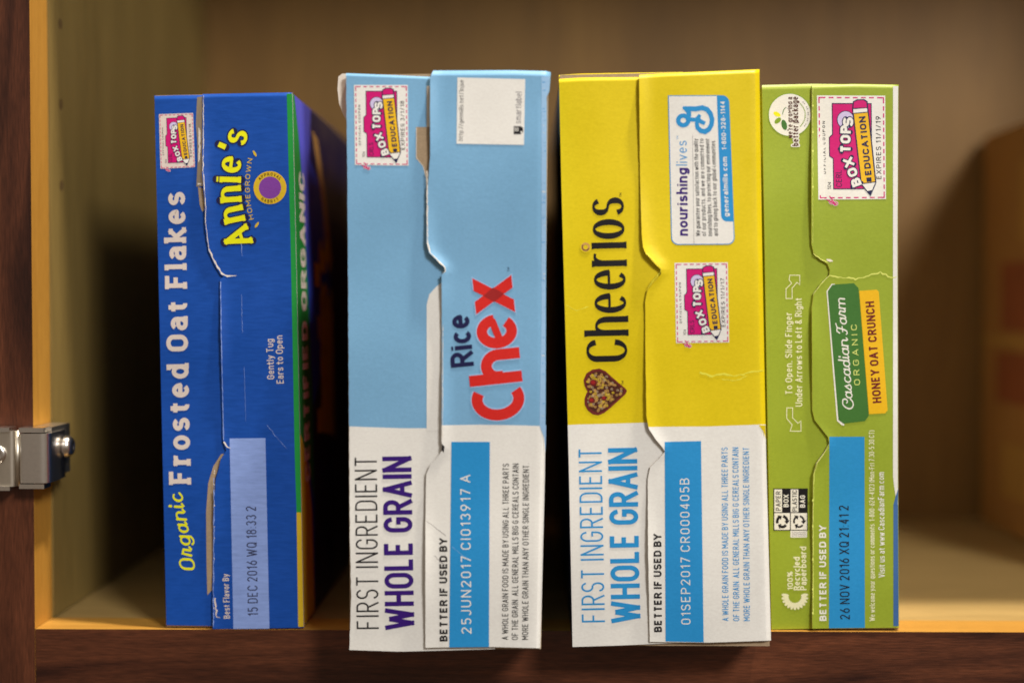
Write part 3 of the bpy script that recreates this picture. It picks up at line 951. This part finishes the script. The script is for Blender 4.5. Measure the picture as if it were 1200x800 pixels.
# lettering reading upwards along the band
def side_text(art, s, v0, v1, u, h, mat, wt, **k):
    hgt = (f1[1] - f1[2]).length * 1000
    art.xf = lambda x, y: (x, y / hgt)
    art.text(s, (u, v0 * hgt), (u, v1 * hgt), h, mat, wt, 2, **k)
    art.xf = lambda x, y: (x, y)
side_text(a, 'CERTIFIED ORGANIC', .735, .14, 25, 13, white, 0.2, gap=0.2)
side_text(a, "Annie's", .66, .27, 98, 50, mustard, 0.2, contrast=.3, serif=.15, gap=.3)
a.build('side_print', body1)

a = Art(s1b, base=0.13)
rs = random.Random(12)
for i in range(9):
    y_ = rs.uniform(540, 730)
    a.disc(250.6 + rs.uniform(0, 0.8), y_, 0.5, rs.uniform(0.5, 1.6), paper, 1, 8)
a.build('scuff', out1)
# ================= box B: sky blue and white =================
Y2 = floor_y(520, 761.5)
b2 = thing('cereal_box', 'sky blue and white cereal box with big red lettering, second from left', 'cereal box', (W(520, 761, Y2).x, Y2, 0), GROUP)
q2 = [(406, 88), (643, 85), (634, 760), (410, 761)]
body2, f2, k2 = carton(b2, Y2, q2, 0.265, {'top': sky, 'right': sky_pale, 'bottom': white, 'left': red, 'back': sky})
bul2 = lambda x, y: 0.0010 * math.sin((y - 80) / 690 * math.pi) + 0.00012 * math.sin(x * 0.045 + y * 0.013) + 0.00025 * math.sin(y * 0.028 + 2)
s2a = make_surf(Y2, 0.0002, bul2)
left2 = [(507.5, 83), (504, 90), (504, 180), (502.5, 205), (500, 235), (500, 285), (503, 296), (512, 305), (521, 314), (522.5, 318), (517.5, 322), (518, 420), (517.5, 518), (519.5, 526), (513, 535), (504, 545), (499.5, 556), (498.5, 610), (498.5, 759)]
s2b = make_surf(Y2, 0.0016, lambda x, y: bul2(x, y) + 0.0006 * max(0.0, (330 - y) / 250.0), left2)
L2 = [(405.5, 86), (407, 200), (409, 480), (410, 620), (411.5, 700), (409.5, 762)]
in2 = panel('inner_flap', b2, s2a, L2, [(590, 86), (580, 762)], [(405, 86), (505, 90), (590, 90)], [(409, 761), (470, 763), (580, 760)], sky, paper, roll=(3, 0.0008), rough_edge=0.25, low=(500.5, white))
R2 = [(645.5, 84), (644, 106), (641, 112), (640, 300), (639.5, 480), (638.5, 560), (635, 700), (634, 760)]
out2 = panel('outer_flap', b2, s2b, left2, R2, [(504, 83), (600, 82.5), (640, 83.5), (646, 85)], [(498, 758.5), (560, 757), (634, 759)], sky, paper, roll=(6, 0.0014), rough_edge=0.15, side_roll=0.003, low=(498.5, white))
# white torn tab standing proud at the upper left corner
m = MB()
tabp = [(406, 86.5), (401, 86.5), (396.5, 90), (395.5, 105), (397.5, 122), (402, 134), (406.5, 142)]
tp_ = [W(x, y, Y2 + 0.004) for x, y in tabp]; tb_ = [p + Vector((0, 0.0006, 0)) for p in tp_]
m.face(tp_, paper, Vector((0, -1, 0))); m.face(tb_, kraft, Vector((0, 1, 0)))
for i in range(len(tp_)):
    j = (i + 1) % len(tp_)
    m.face([tp_[i], tp_[j], tb_[j], tb_[i]], paper)
m.build('torn_tab', body2)
a = Art(s2a, base=0.12)
a.poly([(519, 330), (511, 336), (503, 345), (500, 357), (500, 505), (530, 505), (530, 330)], white, 1)
a.poly([(500, 101), (506, 101), (506, 150), (500, 150)], paper, 1)
a.poly([(487.5, 149), (508, 149), (508, 236), (500.5, 236), (499, 208), (496, 195), (491, 189), (487.5, 186)], kraft, 2)
a.ribbon([(488, 150), (488, 185), (491, 189), (496, 195), (499, 207)], 0.7, paper, 3)
a.build('printed_field', in2)
coupon(in2, s2a, [(414.8, 99.8), (477.8, 99.8), (478.8, 194.2), (416, 193.5)], '3/1/18', 'CRLS', base=0.3)
a = Art(s2a, base=0.3)
a.text('FIRST INGREDIENT', (444, 736), (441.5, 535), 26, black, 0.072, 1, gap=0.24)
a.text('WHOLE GRAIN', (485.5, 736), (482, 535), 34, indigo, 0.155, 1, gap=0.18)
a.build('title_lettering', in2)
a = Art(s2b, base=0.12)
a.poly([(632, 498), (640, 498), (639.2, 530), (637.5, 512)], sky_pale, 0)
# fold strip of paler blue with cracks along the right edge
a.zone(lambda y: 634.5 - max(0, (y - 380)) * 0.02, lambda y: interp(R2)(y) - 0.5, [90 + 408 * i / 50 for i in range(51)], sky_pale, 0)
for i in range(46):
    y = 95 + random.random() * 400
    x = 634 + random.random() * 4
    a.ribbon([(x, y), (min(interp(R2)(y) - 1, x + random.uniform(2, 5)), y + random.uniform(-0.5, 0.5))], random.uniform(0.3, 0.8), random.choice([sky, white, cyan]), 1)
a.build('printed_field', out2)
a = Art(s2b, base=0.12)
a.rect([(529, 517.5), (574, 517.5), (573, 757.5), (526.5, 758)], cyan, 2)
a.build('date_panel', out2)
a = Art(s2b, base=0.12)
edge_line(a, [(500.5, 200), (501, 285), (504, 296), (513, 305), (521.5, 313), (522, 318), (519, 320)], 1.3, paper, 2, 0.25, 21)
edge_line(a, [(519, 380), (518.6, 515)], 0.6, paper, 2, 0.2, 22)
edge_line(a, [(500, 610), (523, 628)], 0.5, line_grey, 3, 0.4, 23); edge_line(a, [(508, 650), (524, 664)], 0.5, line_grey, 4, 0.5, 24)
edge_line(a, [(530, 640), (548, 655)], 0.35, sky_pale, 4, 0.4, 25)
a.build('worn_edge', out2)
a = Art(s2b, base=0.12)
a.poly([(518, 520), (521, 523), (520, 530), (517.5, 527)], black, 3)
a.build('tear_notch', out2)
a = Art(s2b, base=0.30)
a.rect([(536, 91), (615.5, 93), (614, 170), (535, 168.5)], white, 0, 16)
a.text('http://genmills.net/1njoe', (542.5, 165), (543.5, 94), 5.4, black, 0.10, 1)
a.text('smartlabel', (610.5, 145), (611.5, 108), 7.5, line_grey, 0.10, 1)
a.poly([(602, 148), (610, 148), (613, 150), (613, 155), (610, 157.5), (602, 157.5)], black, 1)
for k in range(3): a.ribbon([(603.5 + k * 1.8, 149.5), (603.5 + k * 1.8, 154)], 0.8, white, 2)
a.disc(611, 155, 1.2, 1.2, white, 2, 12)
a.build('information_label', out2)
a = Art(s2b, base=0.30)
a.text('Rice', (555.5, 428), (549.5, 368), 27, navy, 0.185, 1, gap=0.13, xh=0.70, cap=False)
# big red word, each letter shaped on the same rising baseline
bt_ = unit((617, 489), (599, 320)); bn_ = (bt_[1], -bt_[0])
def cx_(u, v): return (617 + bt_[0] * u + bn_[0] * v, 489 + bt_[1] * u + bn_[1] * v)
def chunk(pts, wd, halo, closed=False):
    p = [cx_(*q) for q in pts]
    a.ribbon(p, wd + 3.0, sky_pale, 1, closed=closed)
    a.ribbon(p, wd, red, 2, closed=closed)
chunk(E(25, 31, 18.5, 24.5, 62, 298, 26), 13, 1)
chunk([(49, 0), (49, 62)], 13, 1)
chunk([(51, 22)] + E(63.5, 26, 13.2, 14.5, 160, 0, 12) + [(76.5, 0)], 13, 1)
e_pts = [(90, 21.5)] + [(117, 27)] + E(104, 24, 13.8, 16.5, 12, 318, 26)
chunk(E(104, 24, 13.8, 17.5, 5, 318, 26), 12.5, 1)
a.ribbon([cx_(92, 21), cx_(118, 28.5)], 8.5, red, 2)
for q in ([(124, 0), (139, 0), (169, 46), (154, 46)], [(126, 46), (141, 46), (168, 0), (153, 0)]):
    c_ = (sum(p[0] for p in q) / 4, sum(p[1] for p in q) / 4)
    a.poly([cx_(c_[0] + (p[0] - c_[0]) * 1.09, c_[1] + (p[1] - c_[1]) * 1.05) for p in q], sky_pale, 1)
    a.poly([cx_(*p) for p in q], red, 2)
a.poly([cx_(*p) for p in ((138.5, 23), (147, 35.5), (155.5, 23), (147, 10.5))], red_dark, 3)
a.text('TM', (597.5, 318), (597, 313), 2.6, navy, 0.14, 1)
a.build('logo', out2)
a = Art(s2b, base=0.34)
a.text('BETTER IF USED BY', (524.5, 751), (524, 630), 9.2, black, 0.22, 1, gap=0.15)
a.text('25JUN2017 CI013917 A', (552.5, 742), (551, 556), 11.8, white, 0.12, 1, gap=0.26)
FINE = ['A WHOLE GRAIN FOOD IS MADE BY USING ALL THREE PARTS', 'OF THE GRAIN. ALL GENERAL MILLS BIG G CEREALS CONTAIN', 'MORE WHOLE GRAIN THAN ANY OTHER SINGLE INGREDIENT.']
for (x, s) in zip((595.5, 607, 619), FINE):
    a.text(s, (x, 749), (x + 1, 543), 7.2, black, 0.115, 1, gap=0.24)
a.build('small_lettering', out2)

# ================= box C: yellow and white =================
Y3 = floor_y(790, 758)
b3 = thing('cereal_box', 'bright yellow and white cereal box with a heart of oat rings, third from left', 'cereal box', (W(790, 757, Y3).x, Y3, 0), GROUP)
q3 = [(656, 88), (889, 83), (902, 752), (671, 757)]
body3, f3, k3 = carton(b3, Y3, q3, 0.265, {'top': yellow, 'right': yellow, 'bottom': white, 'left': dark_side, 'back': yellow})
bul3 = lambda x, y: 0.0010 * math.sin((y - 80) / 690 * math.pi) + 0.00014 * math.sin(x * 0.05 - y * 0.012) + 0.0003 * math.sin(y * 0.02 + 1)
s3a = make_surf(Y3, 0.0002, bul3)
left3 = [(749, 88), (750, 200), (752, 270), (753.5, 285), (757, 294), (766, 304), (774.5, 313), (775, 318), (766, 328), (758.5, 337), (756, 350), (756.5, 420), (757.5, 485), (760, 500), (769, 514), (777, 524), (779, 528), (772, 536), (762, 546), (759, 560), (759.5, 640), (761.5, 752)]
s3b = make_surf(Y3, 0.0011, bul3, left3)
L3 = [(655, 86), (658, 220), (663, 400), (667, 560), (671, 757)]
R3 = [(890, 82), (893, 280), (896, 440), (898, 540), (903.5, 750)]
in3 = panel('inner_flap', b3, s3a, L3, [(800, 86), (815, 757)], [(655, 88), (680, 86.5), (800, 84.5)], [(671, 757.5), (720, 756), (815, 752)], yellow, kraft, roll=(8, 0.0055), low=(496.5, white))
out3 = panel('outer_flap', b3, s3b, left3, R3, [(749, 88), (780, 86), (830, 84), (890, 81.5)], [(761, 751.5), (830, 752.5), (903, 750)], yellow, kraft, roll=(4, 0.0012), rough_edge=0.2, side_roll=0.002, low=(498.5, white))
a = Art(s3a, base=0.12)
edge_line(a, [(664, 358), (676, 364), (690, 359)], 1.0, crease_y, 2, 0.5, 31)
a.build('printed_field', in3)
a = Art(s3a, base=0.22)
a.text('Cheerios', (737.5, 422), (733, 232), 52, black, 0.135, 1, contrast=0.60, serif=0.085, gap=0.17, xh=0.76)
# oat ring instead of the dot on the i
a.disc(686.3, 289.5, 7.0, 7.0, yellow, 4, 20)
a.ring(686.3, 289.5, 3.9, 3.9, 2.7, tan, 5)
a.ring(686.3, 289.5, 3.9, 3.9, 1.0, brown_ink, 6, 20, 220)
a.text('TM', (728.5, 231), (728.5, 226), 2.6, black, 0.14, 1)
a.build('logo', in3)
a = Art(s3a, base=0.22)
HZ = [(145, 385), (104, 310), (90, 230), (128, 142), (205, 92), (300, 75), (385, 112), (470, 190), (560, 268), (648, 340), (672, 375), (650, 420), (560, 502), (450, 602), (370, 668), (290, 702), (215, 690), (148, 640), (105, 560), (103, 480), (124, 415)]
def heart(k):
    return [(676 + (360 + (x - 360) * k) / 11.43, 425 + (388 + (y - 388) * k) / 11.43) for x, y in HZ]
a.poly(heart(1.0), crust, 1)
a.poly(heart(0.88), brown_ink, 2)
hp = heart(0.82)
def inside(p, poly):
    r = False
    for i in range(len(poly)):
        x1, y1 = poly[i]; x2, y2 = poly[i - 1]
        if (y1 > p[1]) != (y2 > p[1]) and p[0] < (x2 - x1) * (p[1] - y1) / (y2 - y1) + x1: r = not r
    return r
cnt = 0
rr = random.Random(3)
while cnt < 170:
    p = (rr.uniform(684, 735), rr.uniform(430, 488))
    if inside(p, hp):
        a.ring(p[0], p[1], 1.15, 1.0, 0.75, rr.choice([oat, oat, tan, mustard, kraft]), 3 + cnt % 3, n=9); cnt += 1
for x, y, r_ in ((695.5, 448.5, 4.4), (693.5, 469, 3.8), (708, 466.5, 3.0)):
    a.disc(x, y, r_, r_ * 0.9, maroon, 6, 16); a.disc(x - .6, y - .6, r_ * .6, r_ * .5, red_dark, 7, 12)
a.text('TM', (731, 451), (731, 446), 2.6, black, 0.14, 1)
a.build('heart_picture', in3)
a = Art(s3a, base=0.22)
a.text('FIRST INGREDIENT', (709, 728), (705, 525), 27, cyan, 0.075, 1, gap=0.24)
a.text('WHOLE GRAIN', (750.5, 728), (746.5, 525), 34, cyan, 0.155, 1, gap=0.18)
a.build('title_lettering', in3)
a = Art(s3b, base=0.12)
a.poly([(889, 498), (897, 498), (897.4, 514), (894.5, 505)], yellow, 0)
a.build('printed_field', out3)
a = Art(s3b, base=0.12)
a.rect([(779, 517.5), (821.5, 516.5), (824.6, 752), (780, 751)], cyan, 1)
a.build('date_panel', out3)
a = Art(s3b, base=0.14)
edge_line(a, [(820, 436), (834, 441), (846, 438), (860, 441), (874, 438), (884, 435), (895, 434)], 2.0, crease_y, 1, 0.8, 33)
edge_line(a, [(846, 444), (862, 446), (876, 440)], 1.0, crease_y, 1, 0.6, 34)
a.build('crease', out3)
a = Art(s3b, base=0.14)
edge_line(a, [(757, 296), (766, 305), (775, 314), (774, 319), (766, 328), (759, 337)], 0.8, crease_y, 1, 0.2, 35)
a.build('worn_edge', out3)
coupon(out3, s3b, [(790.5, 308), (852.8, 307.5), (854.5, 401), (792.3, 402)], '11/1/17', 'CRLS', base=0.2)
a = Art(s3b, base=0.2)
fq = quadmap([(782.8, 112), (854.3, 111.8), (861.2, 286.6), (786.7, 287)])
a.xf = lambda x, y: fq((x - 32) / 300.0, (y - 50) / 716.0)
def rrect(x0, y0, x1, y1, r, corners):
    o = []
    for k, (cx, cy, a0) in enumerate(((x0, y0, 180), (x1, y0, 270), (x1, y1, 0), (x0, y1, 90))):
        sx, sy = (1 if cx == x0 else -1), (1 if cy == y0 else -1)
        if k in corners: o += [(cx + sx * r + r * math.cos(math.radians(a0 + t)), cy + sy * r + r * math.sin(math.radians(a0 + t))) for t in range(0, 91, 15)]
        else: o.append((cx, cy))
    return o
a.poly(rrect(32, 50, 332, 766, 34, (1, 2, 3)), cyan, 0)
a.poly(rrect(36, 54, 328, 762, 31, (1, 2, 3)), white, 1)
a.poly(rrect(272, 52, 330, 655, 28, (1, 3)), cyan, 2)
a.text('generalmills.com', (309, 632), (310, 345), 24, white, 0.19, 3, gap=0.14)
a.text('1-800-328-1144', (309, 312), (310, 78), 22, white, 0.19, 3, gap=0.16)
a.text('nourishing', (112, 722), (117, 398), 54, indigo, 0.19, 2, gap=0.14, xh=0.62)
a.text('lives', (117, 386), (118, 268), 54, cyan, 0.09, 2, gap=0.2, xh=0.62)
a.text('TM', (78, 262), (78, 244), 9, cyan, 0.14, 2)
a.ribbon([(139, 760), (147, 240)], 1.6, line_grey, 2)
for k, (s, e) in enumerate((('We guarantee your satisfaction with the quality', 258), ('of our products, and we are committed to', 258), ('nourishing lives, to protecting our environment', 258), ('and to giving back to our global communities.', 264))):
    a.text(s, (170 + 28 * k, 724), (172 + 28 * k, e), 21, black, 0.13, 2, gap=0.18, xh=0.72)
# the looped capital letter emblem
a.xf = lambda x, y: (786 + x / 14.286, 112 + y / 14.286)
a.ribbon(E(210, 418, 84, 80, 0, 360, 26), 74, cyan, 3, closed=True)
a.ribbon([(200, 196), (260, 225), (300, 275), (308, 340), (290, 400)], [30, 80, 80, 70, 60], cyan, 3)
a.ribbon([(205, 205), (300, 222), (420, 225), (530, 207), (610, 235), (665, 305), (694, 400), (682, 490), (640, 565), (575, 607), (505, 592), (450, 540), (436, 470), (452, 420)], [50, 80, 84, 84, 82, 80, 76, 76, 80, 84, 80, 72, 66, 60], cyan, 3)
a.ribbon([(270, 398), (340, 402), (440, 408)], 68, cyan, 3)
a.ribbon([(490, 322), (455, 375), (480, 425), (575, 470)], [50, 72, 72, 62], cyan, 3)
a.build('information_label', out3)
a = Art(s3b, base=0.24)
a.text('BETTER IF USED BY', (775.8, 740), (775, 625), 9.2, black, 0.22, 1, gap=0.15)
a.text('01SEP2017 CR000405B', (809.3, 731), (807.6, 560), 11, white, 0.11, 1, gap=0.26)
for (x, s) in zip((853.8, 866.5, 878.8), FINE):
    a.text(s.rstrip('.'), (x, 727), (x - 1, 524), 7.2, cyan, 0.115, 1, gap=0.24)
a.build('small_lettering', out3)

# ================= box D: leaf green =================
Y4 = floor_y(980, 738)
b4 = thing('cereal_box', 'leaf green cereal box with dark green logo badge, rightmost in the row', 'cereal box', (W(980, 738, Y4).x, Y4, 0), GROUP)
q4 = [(894, 101), (1052, 101), (1053, 735), (905, 737)]
body4, f4, k4 = carton(b4, Y4, q4, 0.265, {'top': green, 'right': white, 'bottom': green, 'left': green, 'back': green})
bul4 = lambda x, y: 0.0006 * math.sin((y - 100) / 640 * math.pi) + 0.0001 * math.sin(x * 0.07 + y * 0.012) + 0.0002 * math.sin(y * 0.03)
s4a = make_surf(Y4, 0.0002, bul4)
left4 = [(951.5, 98), (951, 200), (951, 285), (953.5, 295), (962, 303), (970, 309), (972.5, 316), (972, 322), (962, 332), (953.5, 343), (951.5, 360), (952, 480), (955, 492), (963, 502), (970.5, 512), (972, 519), (966, 530), (957, 542), (953, 556), (952, 620), (952, 736)]
s4b = make_surf(Y4, 0.0012, bul4, left4)
in4 = panel('inner_flap', b4, s4a, [(893, 99), (898, 400), (904, 738)], [(1000, 99), (1005, 738)], [(893, 100), (950, 98.5), (1000, 99)], [(904, 737), (1005, 735)], green, paper, roll=(5, 0.001))
R4 = [(1053, 99), (1052, 300), (1052.5, 560), (1053.5, 735)]
out4 = panel('outer_flap', b4, s4b, left4, R4, [(951, 100), (1000, 98.5), (1053, 99.5)], [(952, 736), (1053, 735)], green, paper, roll=(4, 0.001), rough_edge=0.12, side_roll=0.0015)
a = Art(s4b, base=0.12)
a.zone(lambda y: 1046.5 if y < 560 else 1046.5 + (y - 560) * 0.14, lambda y: interp(R4)(y) - 0.4, [101 + 490 * i / 60 for i in range(61)], white, 0)
a.zone(lambda y: 1047, lambda y: interp(R4)(y) - 0.4, [591 + 142 * i / 20 for i in range(21)], side_blue, 0)
a.poly([(1047, 591), (1052, 591), (1052.6, 572), (1050, 580)], side_blue, 1)
a.build('printed_field', out4)
a = Art(s4b, base=0.12)
a.rect([(972, 511.5), (1013, 511.5), (1013.5, 735), (971.5, 735.5)], cyan, 0)
a.build('date_panel', out4)
a = Art(s4b, base=0.14)
edge_line(a, [(972, 323), (985, 325), (1003, 327), (1018, 323), (1032, 319), (1044, 325), (1051, 324)], 1.6, crease_g, 1, 0.8, 41)
edge_line(a, [(953, 297), (962, 304), (971, 308)], 1.3, crease_g, 1, 0.3, 42)
edge_line(a, [(969, 304), (976, 306)], 3.0, paper, 1, 0.5, 43)
edge_line(a, [(972, 323), (962, 333), (954.5, 344)], 0.8, crease_g, 1, 0.2, 44)
a.build('worn_edge', out4)
a = Art(s4b, base=0.14)
edge_line(a, [(971, 524), (966, 531), (958, 542), (954, 556), (953, 600), (953, 720)], 0.8, crease_g, 1, 0.3, 45)
a.build('worn_edge', out4)
a = Art(s4b, base=0.14)
edge_line(a, [(952.5, 104), (952.5, 285)], 0.6, crease_g, 1, 0.3, 46)
for y in (124, 155, 177, 219, 586, 616, 655, 690, 718):
    a.disc(952.6, y, 1.0, 1.6, crease_g, 1, 8)
a.build('worn_edge', out4)
coupon(out4, s4b, [(957.3, 112), (1037.4, 112.3), (1038.3, 233.4), (959, 234)], '11/1/19', 'CERL', base=0.2)
a = Art(s4b, base=0.2)
z5 = lambda x, y: (965 + x / 4.44, 325 + y / 4.44)
a.poly([z5(*p) for p in ((16, 72), (42, 34), (60, 34), (108, 770), (95, 768), (70, 745))], white, 0)
a.poly([z5(*p) for p in ((22, 72), (46, 38), (158, 30), (182, 55), (236, 718), (216, 746), (104, 760), (78, 740))], forest, 1)
a.poly([z5(*p) for p in ((186, 70), (276, 64), (288, 74), (334, 690), (322, 706), (237, 711))], gold, 1)
a.text('Cascadian Farm', z5(157, 688), z5(113, 108), 13.2, white, 0.13, 2, shear=0.18, contrast=0.3, cap=True, gap=0.04, font=SCRIPT, xh=0.6, space=0.24)
a.text('ORGANIC', z5(191, 560), z5(173, 243), 7.0, pr('pale lime print', (206, 216, 120)), 0.13, 2, gap=0.42)
a.text('HONEY OAT CRUNCH', z5(302, 650), z5(263, 124), 10.2, maroon, 0.20, 2, gap=0.2)
a.build('logo_badge', out4)
a = Art(s4b, base=0.2)
a.text('BETTER IF USED BY', (968.5, 727), (968, 615), 8.2, white, 0.21, 1, gap=0.15)
a.text('26 NOV 2016 XQ 21:41 2', (996, 725), (994.5, 592), 11.5, black, 0.115, 1, gap=0.24)
a.text('We welcome your questions or comments. 1-800-624-4123 (Mon-Fri 7:30-5:30 CT)', (1025.3, 727), (1024.5, 504), 6.4, pale_ink, 0.13, 1)
a.text('Visit us at www.CascadianFarm.com', (1037, 676), (1036, 553), 7.4, white, 0.125, 1)
a.build('small_lettering', out4)
a = Art(s4a, base=0.2)
a.disc(925.6, 134.8, 25.6, 25.6, olive, 0); a.disc(925.6, 134.8, 24.6, 24.6, white, 1, 48)
a.disc(910.5, 134, 4.6, 2.6, lemon, 2, 16, 0.5); a.disc(911.5, 141.5, 4.6, 2.7, olive, 2, 16, -0.7); a.disc(919, 146.5, 3.2, 6.2, forest, 2, 18, -0.25)
a.ring(922, 136, 5, 10, 0.9, forest, 2, 190, 265, 8)
a.text("we're growing a", (929, 162), (928.5, 114), 6.4, brown_ink, 0.17, 2)
a.text('better package', (935.8, 171), (935.2, 113.5), 7.4, white, 0.17, 2, outline=(2.4, white))
a.text('better package', (935.8, 171), (935.2, 113.5), 7.4, brown_ink, 0.17, 4)
for k in range(16):
    t = -48 + k * 6.2
    a.ring(925.6, 134.8, 18, 18, 1.3, olive, 2, t, t + 4, 3)
    if k % 3: a.ring(925.6, 134.8, 21.6, 21.6, 1.1, line_grey, 2, t - 4, t - 0.5, 3)
a.build('seal', in4)
a = Art(s4a, base=0.2)
a.text('To Open, Slide Finger', (928.5, 462), (928, 366), 8.2, pale_ink, 0.145, 1)
a.text('Under Arrows to Left & Right', (940.3, 476), (939.5, 349), 8.2, pale_ink, 0.145, 1)
z4 = lambda x, y: (880 + x / 3.48, 290 + y / 3.48)
for pts in (((143, 208), (143, 168), (166, 146), (156, 132), (158, 113), (199, 113), (199, 152), (188, 142), (168, 166), (168, 208)),
            ((146, 653), (146, 696), (168, 722), (160, 748), (204, 748), (204, 706), (192, 716), (170, 694), (170, 653))):
    p = [z4(*q) for q in pts]
    a.ribbon(p + p[:1], 0.9, pale_ink, 1, closed=True)
a.build('small_lettering', in4)
a = Art(s4a, base=0.2)
z6 = lambda x, y: (900 + x / 4.44, 560 + y / 4.44)
def zr(x0, y0, x1, y1): return [z6(x0, y0), z6(x1, y0), z6(x1, y1), z6(x0, y1)]
a.poly(zr(28, 53, 207, 272), black, 0)
for q in ((33, 58, 73, 176), (118, 58, 158, 176), (33, 181, 114, 268), (119, 181, 203, 268)): a.poly(zr(*q), white, 1)
a.poly(zr(117, 273, 203, 308), white, 0)
a.text('PAPER', z6(66, 168), z6(66, 68), 5.8, black, 0.15, 2)
a.text('BOX', z6(107, 150), z6(107, 85), 6.0, white, 0.19, 2)
a.text('PLASTIC', z6(151, 172), z6(151, 62), 5.6, black, 0.15, 2, gap=0.16)
a.text('BAG', z6(193, 152), z6(193, 88), 6.0, white, 0.19, 2)
for cx, cy in ((74, 225), (161, 225)):
    for k in range(3):
        t0 = k * 120 - 80
        pts = [z6(cx + 26 * math.cos(math.radians(t0 + t)), cy + 28 * math.sin(math.radians(t0 + t))) for t in range(0, 71, 14)]
        a.ribbon(pts, [3.2] * 6 if cx < 100 else [2.2] * 6, black, 2)
        t1 = t0 + 70
        tip = z6(cx + 27 * math.cos(math.radians(t1 + 36)), cy + 29 * math.sin(math.radians(t1 + 36)))
        a.poly([z6(cx + 11 * math.cos(math.radians(t1)), cy + 12 * math.sin(math.radians(t1))), z6(cx + 40 * math.cos(math.radians(t1)), cy + 42 * math.sin(math.radians(t1))), tip], black, 3)
for yy in (282, 290, 299): a.ribbon([z6(124, yy), z6(196, yy)], 0.6, line_grey, 1)
a.build('recycling_label', in4)
a = Art(s4a, base=0.2)
a.text('100%', (929.3, 691), (929, 669), 6.6, pale_ink, 0.19, 1, gap=0.12)
a.text('Recycled', (937.6, 691), (937.2, 652), 7.6, pale_ink, 0.19, 1, gap=0.14)
a.text('Paperboard', (945.2, 691), (944.8, 640), 7.6, pale_ink, 0.19, 1, gap=0.14)
for k in range(13):
    t = math.radians(-8 + k * 16.3)
    a.disc(931.5 + 11.5 * math.cos(t), 698.5 + 11.5 * math.sin(t), 4.4, 1.9, pale_ink, 1, 12, t)
a.build('recycled_mark', in4)

# ================= the carton standing further back on the right =================
bc = thing('carton_box', 'blurred orange brown carton with red print standing at the back right of the shelf', 'carton', (0.30, 0.2, 0))
orange = pr('orange brown board', (176, 126, 62), 1.0, rough=0.6)
rust = pr('rust red print', (156, 88, 48), 1.0, rough=0.6)
amber = pr('amber print', (186, 140, 66), 1.0, rough=0.6)
XC = 0.2635
mb = MB(); mb.box((XC, 0.085, 0.0002), (0.335, 0.288, 0.224), orange)
cb = mb.build('carton', bc, bevel=0.0015)
mb = MB()
for i, (y0, y1, z0, z1, mt) in enumerate(((0.10, 0.255, 0.112, 0.150, rust), (0.10, 0.262, 0.072, 0.100, rust), (0.12, 0.225, 0.160, 0.205, amber), (0.09, 0.285, 0.103, 0.109, amber), (0.15, 0.20, 0.166, 0.19, rust), (0.10, 0.25, 0.02, 0.05, amber))):
    x = XC - 0.0002 - i * 0.00008
    mb.face([(x, y0, z0), (x, y1, z0), (x, y1, z1), (x, y0, z1)], mt, Vector((-1, 0, 0)))
mb.build('side_print', cb)
